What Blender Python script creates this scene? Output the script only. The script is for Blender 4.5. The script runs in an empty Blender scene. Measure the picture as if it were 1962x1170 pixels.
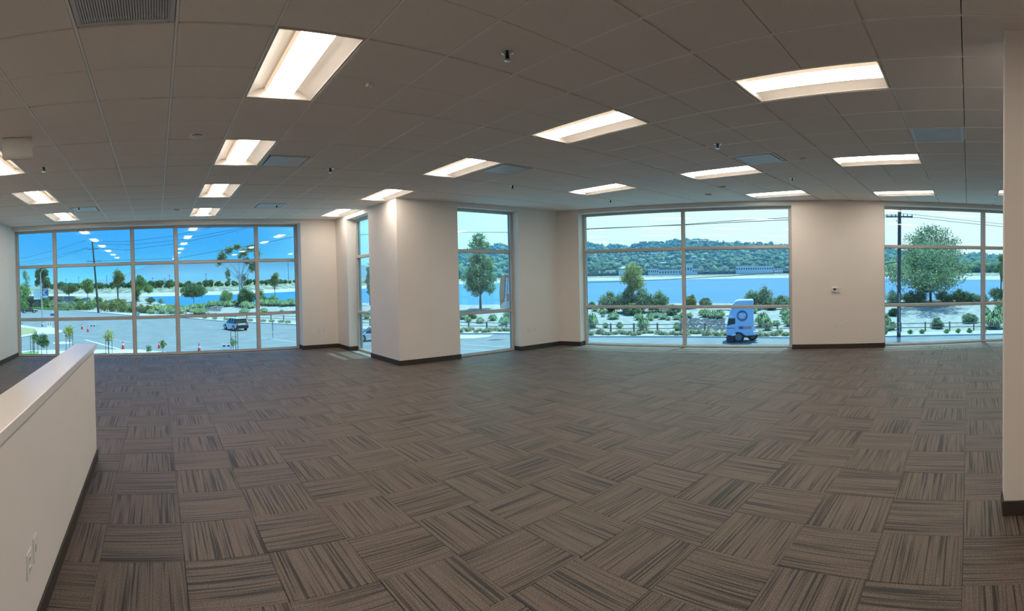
import bpy, math, random
import numpy as np
from mathutils import Matrix, Vector

random.seed(7)
rng = np.random.default_rng(7)
SC = bpy.context.scene
COL = SC.collection
PI = math.pi

# ------------------------------------------------------------------ camera (cylindrical phone panorama), world, sun
F, YAW, PITCH, ROLL, CY = 991.1838, 0.688084, -0.017544, -0.021584, 551.003
CAM = np.array([1.05111, -3.09262, 1.61817])
H = 3.205            # ceiling height
T = 0.6096           # ceiling grid module (2 ft)


def cam_axes():
    cy, sy = math.cos(YAW), math.sin(YAW)
    f = np.array([sy, cy, 0.]); r = np.array([cy, -sy, 0.]); u = np.array([0, 0, 1.])
    f2 = f * math.cos(PITCH) + u * math.sin(PITCH); u2 = -f * math.sin(PITCH) + u * math.cos(PITCH)
    r3 = r * math.cos(ROLL) + u2 * math.sin(ROLL); u3 = -r * math.sin(ROLL) + u2 * math.cos(ROLL)
    return np.array([r3, u3, f2])


AX = cam_axes()
cd = bpy.data.cameras.new('camera')
cam = bpy.data.objects.new('camera', cd); COL.objects.link(cam)
cd.type = 'PANO'; cd.panorama_type = 'CENTRAL_CYLINDRICAL'
cd.central_cylindrical_range_u_min = -981 / F; cd.central_cylindrical_range_u_max = 981 / F
cd.central_cylindrical_range_v_max = CY / F; cd.central_cylindrical_range_v_min = (CY - 1170) / F
cd.clip_start = 0.01; cd.clip_end = 30000
m = Matrix.Identity(4)
for a, ax in enumerate((AX[0], AX[1], -AX[2])):
    for b in range(3): m[b][a] = ax[b]
for b in range(3): m[b][3] = CAM[b]
cam.matrix_world = m
SC.camera = cam
SC.view_settings.view_transform = 'Standard'; SC.view_settings.look = 'None'
SC.view_settings.exposure = 0.5; SC.view_settings.gamma = 1.0
SC.view_settings.use_curve_mapping = False
SC.cycles.use_denoising = True
SC.cycles.max_bounces = 12; SC.cycles.diffuse_bounces = 7; SC.cycles.glossy_bounces = 4
SC.cycles.transparent_max_bounces = 16; SC.cycles.transmission_bounces = 6; SC.cycles.volume_bounces = 0
SC.cycles.sample_clamp_indirect = 6.0
SC.cycles.caustics_reflective = False; SC.cycles.caustics_refractive = False

SUN_AZ = math.radians(84); SUN_EL = math.radians(72)
sd_ = Vector((math.sin(SUN_AZ) * math.cos(SUN_EL), math.cos(SUN_AZ) * math.cos(SUN_EL), math.sin(SUN_EL)))
W = bpy.data.worlds.new('sky'); SC.world = W; W.use_nodes = True
nt = W.node_tree; nt.nodes.clear(); N = nt.nodes.new; L = nt.links.new
tc = N('ShaderNodeTexCoord'); sep = N('ShaderNodeSeparateXYZ'); L(tc.outputs['Generated'], sep.inputs[0])
ramp = N('ShaderNodeValToRGB'); L(sep.outputs['Z'], ramp.inputs[0])
els = ramp.color_ramp.elements
els[0].position = 0.0; els[0].color = (0.12, 0.42, 0.80, 1)
els[1].position = 0.9; els[1].color = (0.05, 0.20, 0.62, 1)
e = els.new(0.08); e.color = (0.055, 0.33, 0.78, 1)
e = els.new(0.30); e.color = (0.10, 0.38, 0.92, 1)
# whiter towards the sun's side of the sky
dot = N('ShaderNodeVectorMath'); dot.operation = 'DOT_PRODUCT'
L(tc.outputs['Generated'], dot.inputs[0]); dot.inputs[1].default_value = (math.sin(SUN_AZ + .1), math.cos(SUN_AZ + .1), 0.15)
mr = N('ShaderNodeMapRange'); mr.interpolation_type = 'SMOOTHSTEP'
L(dot.outputs['Value'], mr.inputs[0]); mr.inputs[1].default_value = 0.28; mr.inputs[2].default_value = 1.0
r2 = N('ShaderNodeValToRGB'); L(mr.outputs[0], r2.inputs[0])
q = r2.color_ramp.elements
q[0].position = 0; q[0].color = (0, 0, 0, 1); q[1].position = 1; q[1].color = (1, 1, 1, 1)
hz = N('ShaderNodeMixRGB'); L(mr.outputs[0], hz.inputs[0])
hz.inputs[1].default_value = (0.78, 1.40, 1.26, 1); hz.inputs[2].default_value = (1.25, 0.98, 0.92, 1)
mixc = N('ShaderNodeMixRGB')
mr2 = N('ShaderNodeMapRange'); mr2.interpolation_type = 'SMOOTHSTEP'
L(dot.outputs['Value'], mr2.inputs[0]); mr2.inputs[1].default_value = 0.18; mr2.inputs[2].default_value = 0.62
L(mr2.outputs[0], mixc.inputs[0]); L(ramp.outputs[0], mixc.inputs[1]); L(hz.outputs[0], mixc.inputs[2])
bg = N('ShaderNodeBackground'); L(mixc.outputs[0], bg.inputs[0]); bg.inputs[1].default_value = 1.0
wo = N('ShaderNodeOutputWorld'); L(bg.outputs[0], wo.inputs[0])

sl = bpy.data.lights.new('sun', 'SUN'); sun = bpy.data.objects.new('sun', sl); COL.objects.link(sun)
sl.energy = 4.6; sl.color = (1.0, 0.96, 0.90); sl.angle = math.radians(0.6)
sun.rotation_euler = (-sd_).to_track_quat('-Z', 'Y').to_euler(); sun.location = (20, 0, 60)

LENS = 15.0          # radiance of the troffer lenses


# ------------------------------------------------------------------ helpers
def ray(x, y):
    th = (x - 981) / F
    return AX.T @ np.array([math.sin(th), (CY - y) / F, math.cos(th)])


def at(x, y, z):
    """point where the sight line of photo point x,y meets height z"""
    d = ray(x, y); t = (z - CAM[2]) / d[2]; return CAM + d * t


def far(x, y, r):
    d = ray(x, y); t = r / math.hypot(d[0], d[1]); return CAM + d * t


def pxy(p):
    q_ = AX @ (np.array(p) - CAM); th = math.atan2(q_[0], q_[2])
    return 981 + F * th, CY - F * q_[1] / math.hypot(q_[0], q_[2])


def rad(p): return math.hypot(p[0] - CAM[0], p[1] - CAM[1])


def tag(o, label=None, cat=None, group=None, kind=None):
    if label: o['label'] = label
    if cat: o['category'] = cat
    if group: o['group'] = group
    if kind: o['kind'] = kind
    return o


def empty(name, loc=(0, 0, 0), rz=0.0, **k):
    o = bpy.data.objects.new(name, None); COL.objects.link(o)
    o.location = [float(v) for v in loc]; o.rotation_euler = (0, 0, rz); o.empty_display_size = .2
    return tag(o, **k)


def copy_tree(o, parent=None):
    c = o.copy(); COL.objects.link(c); c.parent = parent
    for ch in list(o.children): copy_tree(ch, c)
    return c


class MB:
    def __init__(s): s.v = []; s.f = []; s.smooth = False; s.uv = None

    def add(s, vs, fs):
        b = len(s.v); s.v += [tuple(map(float, p)) for p in vs]; s.f += [tuple(i + b for i in f) for f in fs]; return s

    def box(s, lo, hi, M=None):
        x0, y0, z0 = lo; x1, y1, z1 = hi
        vs = [(x0, y0, z0), (x1, y0, z0), (x1, y1, z0), (x0, y1, z0), (x0, y0, z1), (x1, y0, z1), (x1, y1, z1), (x0, y1, z1)]
        if M is not None: vs = [M @ Vector(p) for p in vs]
        return s.add(vs, [(0, 3, 2, 1), (4, 5, 6, 7), (0, 1, 5, 4), (1, 2, 6, 5), (2, 3, 7, 6), (3, 0, 4, 7)])

    def bbox(s, lo, hi, b=.003, M=None):
        """box with chamfered edges (an inset top and bottom ring)"""
        x0, y0, z0 = lo; x1, y1, z1 = hi
        def ring(i, z): return [(x0 + i, y0 + i, z), (x1 - i, y0 + i, z), (x1 - i, y1 - i, z), (x0 + i, y1 - i, z)]
        vs = ring(b, z0) + ring(0, z0 + b) + ring(0, z1 - b) + ring(b, z1)
        if M is not None: vs = [M @ Vector(p) for p in vs]
        fs = [(3, 2, 1, 0), (12, 13, 14, 15)]
        for k in range(3):
            for a in range(4): fs.append((k * 4 + a, k * 4 + (a + 1) % 4, k * 4 + 4 + (a + 1) % 4, k * 4 + 4 + a))
        return s.add(vs, fs)

    def prism(s, poly, z0, z1, M=None):
        n = len(poly)
        vs = [(p[0], p[1], z0) for p in poly] + [(p[0], p[1], z1) for p in poly]
        if M is not None: vs = [M @ Vector(p) for p in vs]
        fs = [tuple(reversed(range(n))), tuple(range(n, 2 * n))] + [(a, (a + 1) % n, n + (a + 1) % n, n + a) for a in range(n)]
        return s.add(vs, fs)

    def tube(s, pts, rads, n=6, cap=True):
        pts = [Vector([float(c) for c in p]) for p in pts]
        if not hasattr(rads, '__len__'): rads = [rads] * len(pts)
        vs = []; up = None
        for i, p in enumerate(pts):
            d = (pts[min(i + 1, len(pts) - 1)] - pts[max(i - 1, 0)])
            if d.length < 1e-9: d = Vector((0, 0, 1))
            d.normalize()
            if up is None: up = Vector((1, 0, 0)) if abs(d.z) > .8 else Vector((0, 0, 1))
            a = d.cross(up)
            if a.length < 1e-4: up = Vector((0, 1, 0)); a = d.cross(up)
            a.normalize(); b = a.cross(d)
            for k in range(n):
                t = 2 * PI * k / n; vs.append(p + (a * math.cos(t) + b * math.sin(t)) * rads[i])
        fs = []
        for i in range(len(pts) - 1):
            for k in range(n): fs.append((i * n + k, i * n + (k + 1) % n, (i + 1) * n + (k + 1) % n, (i + 1) * n + k))
        if cap: fs.append(tuple(reversed(range(n)))); fs.append(tuple((len(pts) - 1) * n + k for k in range(n)))
        return s.add(vs, fs)

    def lathe(s, prof, c=(0, 0, 0), n=20, M=None):
        vs = []
        for r, z in prof:
            for k in range(n):
                t = 2 * PI * k / n; vs.append((c[0] + r * math.cos(t), c[1] + r * math.sin(t), c[2] + z))
        if M is not None: vs = [M @ Vector(p) for p in vs]
        fs = []
        for i in range(len(prof) - 1):
            for k in range(n): fs.append((i * n + k, i * n + (k + 1) % n, (i + 1) * n + (k + 1) % n, (i + 1) * n + k))
        fs.append(tuple(reversed(range(n)))); fs.append(tuple((len(prof) - 1) * n + k for k in range(n)))
        return s.add(vs, fs)

    def build(s, name, mat, parent=None, smooth=False):
        me = bpy.data.meshes.new(name); me.from_pydata(s.v, [], s.f)
        if s.uv is not None:
            ul = me.uv_layers.new(name='uv'); ul.data.foreach_set('uv', np.array(s.uv, 'f').ravel())
        me.materials.append(mat)
        if smooth:
            me.polygons.foreach_set('use_smooth', [True] * len(me.polygons))
            try: me.set_sharp_from_angle(angle=math.radians(40))
            except Exception: pass
        me.update()
        o = bpy.data.objects.new(name, me); COL.objects.link(o); o.parent = parent
        return o


def npmesh(name, v, quads, mat, parent=None):
    me = bpy.data.meshes.new(name); k = quads.shape[1]
    me.vertices.add(len(v)); me.vertices.foreach_set('co', v.astype('f').ravel())
    me.loops.add(quads.size); me.loops.foreach_set('vertex_index', quads.astype('i').ravel())
    me.polygons.add(len(quads)); me.polygons.foreach_set('loop_start', np.arange(0, quads.size, k, dtype='i'))
    me.polygons.foreach_set('loop_total', np.full(len(quads), k, 'i'))
    me.materials.append(mat); me.update(calc_edges=True); me.validate()
    o = bpy.data.objects.new(name, me); COL.objects.link(o); o.parent = parent
    return o


# ------------------------------------------------------------------ materials
class Mat:
    def __init__(s, name, base=(.5, .5, .5), rough=.6, metal=0., spec=.5):
        s.m = bpy.data.materials.new(name); s.m.use_nodes = True; s.nt = s.m.node_tree
        s.b = s.nt.nodes['Principled BSDF']
        s.b.inputs['Base Color'].default_value = tuple(base) + (1,)
        s.b.inputs['Roughness'].default_value = rough; s.b.inputs['Metallic'].default_value = metal
        s.b.inputs['Specular IOR Level'].default_value = spec
        s.tc = None

    def n(s, t, **k):
        o = s.nt.nodes.new(t)
        for a, b in k.items(): setattr(o, a, b)
        return o

    def l(s, a, b): s.nt.links.new(a, b)

    def co(s, which='Object'):
        if s.tc is None: s.tc = s.n('ShaderNodeTexCoord')
        return s.tc.outputs[which]

    def noise(s, scale, detail=4, vec=None, rough=.5):
        o = s.n('ShaderNodeTexNoise'); o.inputs['Scale'].default_value = scale; o.inputs['Detail'].default_value = detail
        o.inputs['Roughness'].default_value = rough
        s.l(vec if vec is not None else s.co(), o.inputs['Vector']); return o.outputs['Fac']

    def ramp(s, fac, stops):
        o = s.n('ShaderNodeValToRGB'); s.l(fac, o.inputs[0]); es = o.color_ramp.elements
        es[0].position, es[0].color = stops[0][0], tuple(stops[0][1]) + (1,)
        es[1].position, es[1].color = stops[-1][0], tuple(stops[-1][1]) + (1,)
        for p, c in stops[1:-1]: e_ = es.new(p); e_.color = tuple(c) + (1,)
        return o.outputs[0]

    def bump(s, fac, strength=.3, dist=.01):
        o = s.n('ShaderNodeBump'); o.inputs['Strength'].default_value = strength; o.inputs['Distance'].default_value = dist
        s.l(fac, o.inputs['Height']); s.l(o.outputs[0], s.b.inputs['Normal']); return s

    def color(s, out): s.l(out, s.b.inputs['Base Color']); return s


def noisy(name, c1, c2, scale=5., rough=.7, metal=0., spec=.5, bump=0., bscale=None, lo=.35, hi=.65, dist=.01, detail=4):
    M_ = Mat(name, c1, rough, metal, spec)
    M_.color(M_.ramp(M_.noise(scale, detail), [(lo, c1), (hi, c2)]))
    if bump: M_.bump(M_.noise(bscale or scale * 4, 3), bump, dist)
    return M_.m


paint = noisy('warm_white_paint', (.765, .725, .69), (.785, .745, .71), 1.2, .62, bump=.08, bscale=180, dist=.002)
cap_mat = noisy('satin_white_cap', (.78, .76, .74), (.80, .78, .76), 3, .22, spec=.55)
base_mat = noisy('dark_brown_rubber', (.030, .024, .020), (.040, .032, .027), 8, .55)
alu = noisy('anodised_aluminium', (.50, .485, .47), (.55, .535, .52), 3, .42, .1)
tee_mat = noisy('white_enamelled_steel', (.84, .83, .81), (.88, .87, .85), 4, .45)
M1 = Mat('mineral_fibre', (.8, .77, .74), .9, spec=.2)
M1.color(M1.ramp(M1.noise(260, 2), [(.30, (.72, .69, .66)), (.42, (.84, .81, .78)), (.7, (.87, .84, .81))])).bump(M1.noise(200, 3), .25, .003)
tile_mat = M1.m
white_plastic = noisy('white_plastic', (.72, .71, .69), (.76, .75, .73), 5, .4)
chrome = noisy('chrome', (.55, .55, .55), (.65, .65, .65), 4, .2, 1.)
black = noisy('black_plastic', (.015, .015, .016), (.025, .025, .026), 6, .45)
reflector = noisy('white_reflector', (.62, .60, .57), (.66, .64, .61), 3, .5)
vent_mat = noisy('painted_vent_steel', (.50, .52, .54), (.55, .57, .59), 4, .4)
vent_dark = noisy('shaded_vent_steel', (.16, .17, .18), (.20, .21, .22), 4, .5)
lcd = noisy('grey_display', (.05, .06, .06), (.08, .09, .09), 9, .2)

Mx = Mat('lit_lens', (1, 1, 1), .4)
em = Mx.n('ShaderNodeEmission'); em.inputs[0].default_value = (1.0, .85, .70, 1)
em.inputs[1].default_value = LENS
Mx.l(em.outputs[0], Mx.nt.nodes['Material Output'].inputs[0]); lens_mat = Mx.m
My = Mat('perforated_lamp_basket', (.8, .78, .74), .5)
My.b.inputs['Emission Color'].default_value = (1.0, .74, .50, 1); My.b.inputs['Emission Strength'].default_value = .45; basket_mat = My.m

# carpet: ribbed loop pile, broad random stripes per tile (uv carries a random offset per tile)
Mc = Mat('striped_carpet', (.1, .08, .07), .58, spec=.5)
mp = Mc.n('ShaderNodeMapping'); Mc.l(Mc.co('UV'), mp.inputs[0]); mp.inputs['Scale'].default_value = (76, 1.1, 1)
n1 = Mc.n('ShaderNodeTexNoise'); n1.inputs['Scale'].default_value = 1.0; n1.inputs['Detail'].default_value = 3.0
Mc.l(mp.outputs[0], n1.inputs['Vector'])
mp2 = Mc.n('ShaderNodeMapping'); Mc.l(Mc.co('UV'), mp2.inputs[0]); mp2.inputs['Scale'].default_value = (330, 110, 1)
n2 = Mc.n('ShaderNodeTexNoise'); n2.inputs['Scale'].default_value = 1.0; n2.inputs['Detail'].default_value = 1.0
Mc.l(mp2.outputs[0], n2.inputs['Vector'])
mp3 = Mc.n('ShaderNodeMapping'); Mc.l(Mc.co('UV'), mp3.inputs[0]); mp3.inputs['Scale'].default_value = (7, .3, 1)
n3 = Mc.n('ShaderNodeTexNoise'); n3.inputs['Scale'].default_value = 1.0; n3.inputs['Detail'].default_value = 1.0
Mc.l(mp3.outputs[0], n3.inputs['Vector'])
add = Mc.n('ShaderNodeMath', operation='MULTIPLY_ADD'); Mc.l(n3.outputs['Fac'], add.inputs[0]); add.inputs[1].default_value = .22
Mc.l(n1.outputs['Fac'], add.inputs[2])
stripe = Mc.ramp(add.outputs[0], [(.485, (.006, .004, .003)), (.53, (.036, .025, .018)), (.565, (.092, .069, .053)), (.70, (.158, .123, .098)), (.82, (.085, .065, .052))])
sp = Mc.ramp(n2.outputs['Fac'], [(.30, (.35, .35, .35)), (.55, (1.0, 1.0, 1.0)), (.75, (2.0, 2.0, 2.0))])
mul = Mc.n('ShaderNodeMixRGB', blend_type='MULTIPLY'); mul.inputs[0].default_value = 1
Mc.l(stripe, mul.inputs[1]); Mc.l(sp, mul.inputs[2]); Mc.color(mul.outputs[0])
hb = Mc.n('ShaderNodeMath', operation='ADD'); Mc.l(n1.outputs['Fac'], hb.inputs[0]); Mc.l(n2.outputs['Fac'], hb.inputs[1])
Mc.bump(hb.outputs[0], .5, .004)
Mc.b.inputs['Sheen Weight'].default_value = .12; Mc.b.inputs['Sheen Roughness'].default_value = .4
carpet_mat = Mc.m

# window glass: tinted, partly mirroring
gm = bpy.data.materials.new('tinted_glass'); gm.use_nodes = True; g = gm.node_tree; g.nodes.clear()
tr = g.nodes.new('ShaderNodeBsdfTransparent'); tr.inputs[0].default_value = (.69, .925, .98, 1)
gl = g.nodes.new('ShaderNodeBsdfGlossy'); gl.inputs['Roughness'].default_value = .0; gl.inputs[0].default_value = (.95, .95, .95, 1)
ge = g.nodes.new('ShaderNodeNewGeometry'); dt = g.nodes.new('ShaderNodeVectorMath'); dt.operation = 'DOT_PRODUCT'
g.links.new(ge.outputs['Normal'], dt.inputs[0]); g.links.new(ge.outputs['Incoming'], dt.inputs[1])
def mth(op, a, b):
    n_ = g.nodes.new('ShaderNodeMath'); n_.operation = op; n_.use_clamp = op == 'MULTIPLY_ADD'
    for k_, v_ in enumerate((a, b)):
        if isinstance(v_, (int, float)): n_.inputs[k_].default_value = v_
        elif v_ is not None: g.links.new(v_, n_.inputs[k_])
    return n_
ab = mth('ABSOLUTE', dt.outputs['Value'], None); om = mth('SUBTRACT', 1.0, ab.outputs[0]); pw = mth('POWER', om.outputs[0], 5.0)
ma = mth('MULTIPLY_ADD', pw.outputs[0], .9); ma.inputs[2].default_value = .045
mx = g.nodes.new('ShaderNodeMixShader'); g.links.new(ma.outputs[0], mx.inputs[0])
g.links.new(tr.outputs[0], mx.inputs[1]); g.links.new(gl.outputs[0], mx.inputs[2])
go = g.nodes.new('ShaderNodeOutputMaterial'); g.links.new(mx.outputs[0], go.inputs[0])
glass = gm

asphalt = noisy('asphalt', (.205, .215, .225), (.26, .27, .28), .6, .85, bump=.2, bscale=30, lo=.3, hi=.7)
concrete = noisy('pale_concrete', (.60, .58, .54), (.68, .66, .62), 1.5, .8, bump=.1)
mulch = noisy('pale_gravel', (.42, .38, .33), (.60, .56, .50), 2.5, .9, bump=.3, bscale=12, dist=.03)
gravel = noisy('slope_gravel', (.30, .28, .26), (.50, .475, .44), 1.3, .95, bump=.5, bscale=9, dist=.05, lo=.3, hi=.7, detail=8)
drygrass = noisy('dry_grass', (.42, .33, .18), (.34, .36, .17), 1.4, .95, bump=.4, bscale=20, dist=.03)
lawn = noisy('short_lawn', (.16, .30, .08), (.24, .38, .12), 2., .95, bump=.4, bscale=30, dist=.02)
sand = noisy('pale_sand', (.47, .43, .37), (.58, .53, .46), .02, .95)
riprap = noisy('riprap_bank', (.17, .19, .14), (.42, .39, .33), .12, .95, detail=10, lo=.42, hi=.58)
scrub = noisy('scrub_plain', (.16, .22, .12), (.34, .34, .24), .03, .95, detail=8)
hill_mat = noisy('wooded_hillside', (.045, .085, .05), (.15, .19, .115), .012, .95, detail=12, lo=.4, hi=.62)
mount_mat = noisy('bare_mountain', (.05, .055, .06), (.08, .08, .08), .0006, .95)
Mw = Mat('lake_water', (.02, .25, .62), .4, spec=.05)
Mw.color(Mw.ramp(Mw.noise(.004, 3), [(.3, (.035, .195, .40)), (.7, (.05, .235, .46))])).bump(Mw.noise(.35, 3), .35, .5)  # blue of the reflected sky is put into the water colour
water = Mw.m
wood = noisy('weathered_wood', (.17, .14, .115), (.27, .23, .19), 6, .85)
pole_wood = noisy('creosoted_wood', (.075, .060, .05), (.13, .105, .085), 3, .85)
galv = noisy('galvanised_steel', (.42, .44, .44), (.50, .52, .52), 3, .5, .3)
wire_mat = noisy('black_cable', (.02, .02, .02), (.035, .035, .035), 1, .6)
marking = noisy('road_paint', (.74, .74, .72), (.82, .82, .80), 2, .7)
bark = noisy('grey_bark', (.16, .13, .10), (.25, .21, .17), 4, .9, bump=.4, bscale=20, dist=.02)
white_bark = noisy('white_bark', (.55, .52, .48), (.66, .63, .59), 4, .85)
stone = noisy('dark_stone', (.10, .10, .105), (.26, .25, .25), 3, .9)
cone_red = noisy('red_cone_plastic', (.85, .05, .04), (.92, .09, .05), 6, .5)
cone_white = noisy('white_band', (.85, .85, .85), (.9, .9, .9), 6, .5)
car_white = noisy('white_car_paint', (.74, .78, .80), (.78, .82, .84), 1, .18)
car_dark = noisy('dark_car_paint', (.03, .035, .04), (.045, .05, .055), 1, .2)
car_glass = noisy('dark_glazing', (.01, .014, .016), (.02, .025, .028), 2, .06)
trim_black = noisy('black_trim', (.018, .018, .02), (.03, .03, .03), 5, .55)
tyre = noisy('tyre_rubber', (.015, .015, .015), (.025, .025, .025), 9, .8)
rim_mat = noisy('alloy', (.55, .56, .57), (.62, .63, .64), 5, .3, .8)
tail_red = noisy('red_lamp_plastic', (.35, .01, .01), (.45, .02, .02), 8, .3)
truck_paint = noisy('pale_blue_white_paint', (.50, .64, .80), (.54, .68, .84), 1, .3)
navy = noisy('navy_print', (.02, .08, .30), (.03, .11, .36), 5, .6)
pale_blue = noisy('pale_blue_print', (.45, .65, .75), (.55, .72, .80), 5, .6)
orange_cloth = noisy('orange_cloth', (.78, .22, .07), (.86, .29, .10), 3, .8)
pale_orange = noisy('pale_orange_cloth', (.9, .55, .38), (.92, .62, .45), 3, .8)
white_wall = noisy('white_render_wall', (.72, .72, .70), (.78, .78, .76), .1, .8)
grey_roof = noisy('grey_roofing', (.45, .46, .48), (.55, .56, .58), .1, .8)
cream_cloth = noisy('cream_cloth', (.8, .75, .6), (.85, .8, .66), 2, .8)


def leafmat(name, dark, light, scale=1.2, trans=.4):
    dark = [min(.9, c * 1.55) for c in dark]; light = [min(.9, c * 1.4) for c in light]
    M_ = Mat(name, dark, .65, spec=.3)
    geo = M_.n('ShaderNodeNewGeometry')
    ri = M_.ramp(M_.noise(scale, 5), [(.32, dark), (.55, [(a + b) / 2 for a, b in zip(dark, light)]), (.7, light)])
    hsv = M_.n('ShaderNodeHueSaturation'); M_.l(ri, hsv.inputs['Color'])
    vv = M_.n('ShaderNodeMapRange'); M_.l(geo.outputs['Random Per Island'], vv.inputs[0])
    vv.inputs[3].default_value = .65; vv.inputs[4].default_value = 1.4
    M_.l(vv.outputs[0], hsv.inputs['Value']); M_.color(hsv.outputs[0])
    t = M_.n('ShaderNodeBsdfTranslucent'); M_.l(hsv.outputs[0], t.inputs[0])
    mix = M_.n('ShaderNodeMixShader'); mix.inputs[0].default_value = trans
    M_.l(M_.b.outputs[0], mix.inputs[1]); M_.l(t.outputs[0], mix.inputs[2]); M_.l(mix.outputs[0], M_.nt.nodes['Material Output'].inputs[0])
    return M_.m


leaf_dark = leafmat('dark_green_leaves', (.045, .085, .035), (.16, .24, .10))
leaf_mid = leafmat('mid_green_leaves', (.09, .16, .05), (.27, .38, .14))
leaf_grey = leafmat('grey_green_leaves', (.13, .19, .11), (.38, .44, .28))
leaf_bright = leafmat('bright_green_leaves', (.11, .21, .06), (.28, .40, .15))
leaf_yellow = leafmat('yellow_leaves', (.24, .26, .07), (.46, .42, .12))
leaf_olive = leafmat('olive_leaves', (.12, .14, .05), (.36, .34, .14))
leaf_willow = leafmat('willow_leaves', (.21, .25, .09), (.54, .50, .24))
grass_mat = leafmat('fountain_grass_blades', (.13, .20, .09), (.31, .38, .21))
succ_mat = leafmat('rosette_leaves', (.14, .18, .09), (.62, .56, .38))
leaf_syc = leafmat('sycamore_leaves', (.09, .135, .06), (.38, .46, .28))
leaf_bush = leafmat('bush_leaves', (.09, .14, .065), (.36, .44, .27))
far_leaf = leafmat('far_tree_leaves', (.06, .12, .05), (.20, .28, .12), .02)

# ------------------------------------------------------------------ room shell
XL, XI, YF, YI = -2.40, 5.50, 9.10, 5.71      # left wall, inner wall plane, front wall plane, inner wall plane
P0 = np.array([9.76, YI]); DD = np.array([.3337, -.9427]); NN = np.array([.9427, .3337])
YB = -8.1
OPEN = 3.11


def wpt(s, n): return P0 + DD * s + NN * n


MR = Matrix(((DD[0], NN[0], 0, P0[0]), (DD[1], NN[1], 0, P0[1]), (0, 0, 1, 0), (0, 0, 0, 1)))   # wall_right frame (s, outward, z)


def wall(name, boxes, Mx_=None):
    mb = MB()
    for lo, hi in boxes: mb.box(lo, hi, Mx_)
    return tag(mb.build(name, paint), kind='structure')


ZT = H + .12
wall('wall_left', [((XL - .2, YB, -.02), (XL, 9.62, ZT))])
wall('wall_front', [((4.585, YF, -.02), (5.85, 9.62, ZT)), ((XL, YF, OPEN), (4.585, 9.62, ZT))])
wall('wall_inner_left', [((XI, YI + .35, -.02), (XI + .35, 7.05, ZT)), ((XI, 8.34, -.02), (XI + .35, YF, ZT)), ((XI, 7.05, OPEN), (XI + .35, 8.34, ZT))])
wall('wall_inner_right', [((XI, YI, -.02), (6.89, YI + .35, ZT)), ((8.50, YI, -.02), (10.12, YI + .35, ZT)), ((6.89, YI, OPEN), (8.50, YI + .35, ZT))])
wall('wall_right', [((.0, 0, -.02), (.52, .42, ZT)), ((5.38, 0, -.02), (7.39, .42, ZT)), ((.52, 0, OPEN), (5.38, .42, ZT)), ((7.39, 0, OPEN), (14.75, .42, ZT))], MR)
wall('wall_near_right', [((4.46, YB, -.02), (4.62, -3.33, ZT))])
wall('wall_back', [((XL - .2, YB - .2, -.02), (15.2, YB, ZT))])
# corner bead strip of the near wall
FLOORPOLY = [(XL - .2, YB - .2), (15.2, YB - .2)] + [tuple(wpt(14.6, .45)), tuple(wpt(0, .45)), (10.1, YI + .36), (XI + .36, YI + .36), (XI + .36, 9.62), (XL - .2, 9.62)]
fl = MB().prism(FLOORPOLY, -.25, -.008).build('floor', noisy('grey_screed', (.2, .2, .2), (.25, .25, .25), 3, .9)); tag(fl, kind='structure')
ce = MB().prism(FLOORPOLY, H + .09, H + .4).build('ceiling', tile_mat); tag(ce, kind='structure')

# baseboards
BH, BT = .10, .012


def baseboard(name, boxes, M_=None):
    mb = MB()
    for lo, hi in boxes: mb.bbox(lo, hi, .003, M_)
    tag(mb.build(name, base_mat), kind='structure')


baseboard('baseboard_left', [((XL, YB, 0), (XL + BT, 9.40, BH))])
baseboard('baseboard_front', [((4.585 - BT, YF - BT, 0), (XI - BT, YF, BH)), ((4.585 - BT, YF, 0), (4.585, 9.42, BH))])
baseboard('baseboard_inner_left', [((XI - BT, 8.34 - BT, 0), (XI, YF - BT, BH)), ((XI, 8.34 - BT, 0), (XI + .22, 8.34, BH)), ((XI - BT, YI - BT, 0), (XI, 7.05 + BT, BH))])
baseboard('baseboard_inner_right', [((XI, YI - BT, 0), (6.89 + BT, YI, BH)), ((8.50 - BT, YI - BT, 0), (9.76, YI, BH)), ((8.50 - BT, YI, 0), (8.50, YI + .2, BH))])
baseboard('baseboard_right', [((.0, -BT, 0), (.52 + BT, 0, BH)), ((5.38 - BT, -BT, 0), (7.39 + BT, 0, BH)), ((.52, 0, 0), (.52 + BT, .26, BH)), ((7.39 - .0, 0, 0), (7.39 + BT, .26, BH))], MR)
baseboard('baseboard_near_right', [((4.46 - BT, YB, 0), (4.46, -3.33 + BT, BH)), ((4.46, -3.33, 0), (4.63, -3.33 + BT, BH))])

# half wall in the left foreground
hw = tag(MB().box((.29, -5.4, 0), (.445, 1.80, 1.055)).build('wall_partition', paint), kind='structure')
MB().bbox((.265, -5.4, 1.055), (.475, 1.825, 1.105), .004).build('cap', cap_mat, hw)
MB().bbox((.445, -5.4, 0), (.457, 1.812, BH), .003).bbox((.29, 1.80, 0), (.445, 1.812, BH), .003).bbox((.278, -5.4, 0), (.29, 1.812, BH), .003).build('baseboard', base_mat, hw)


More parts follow.
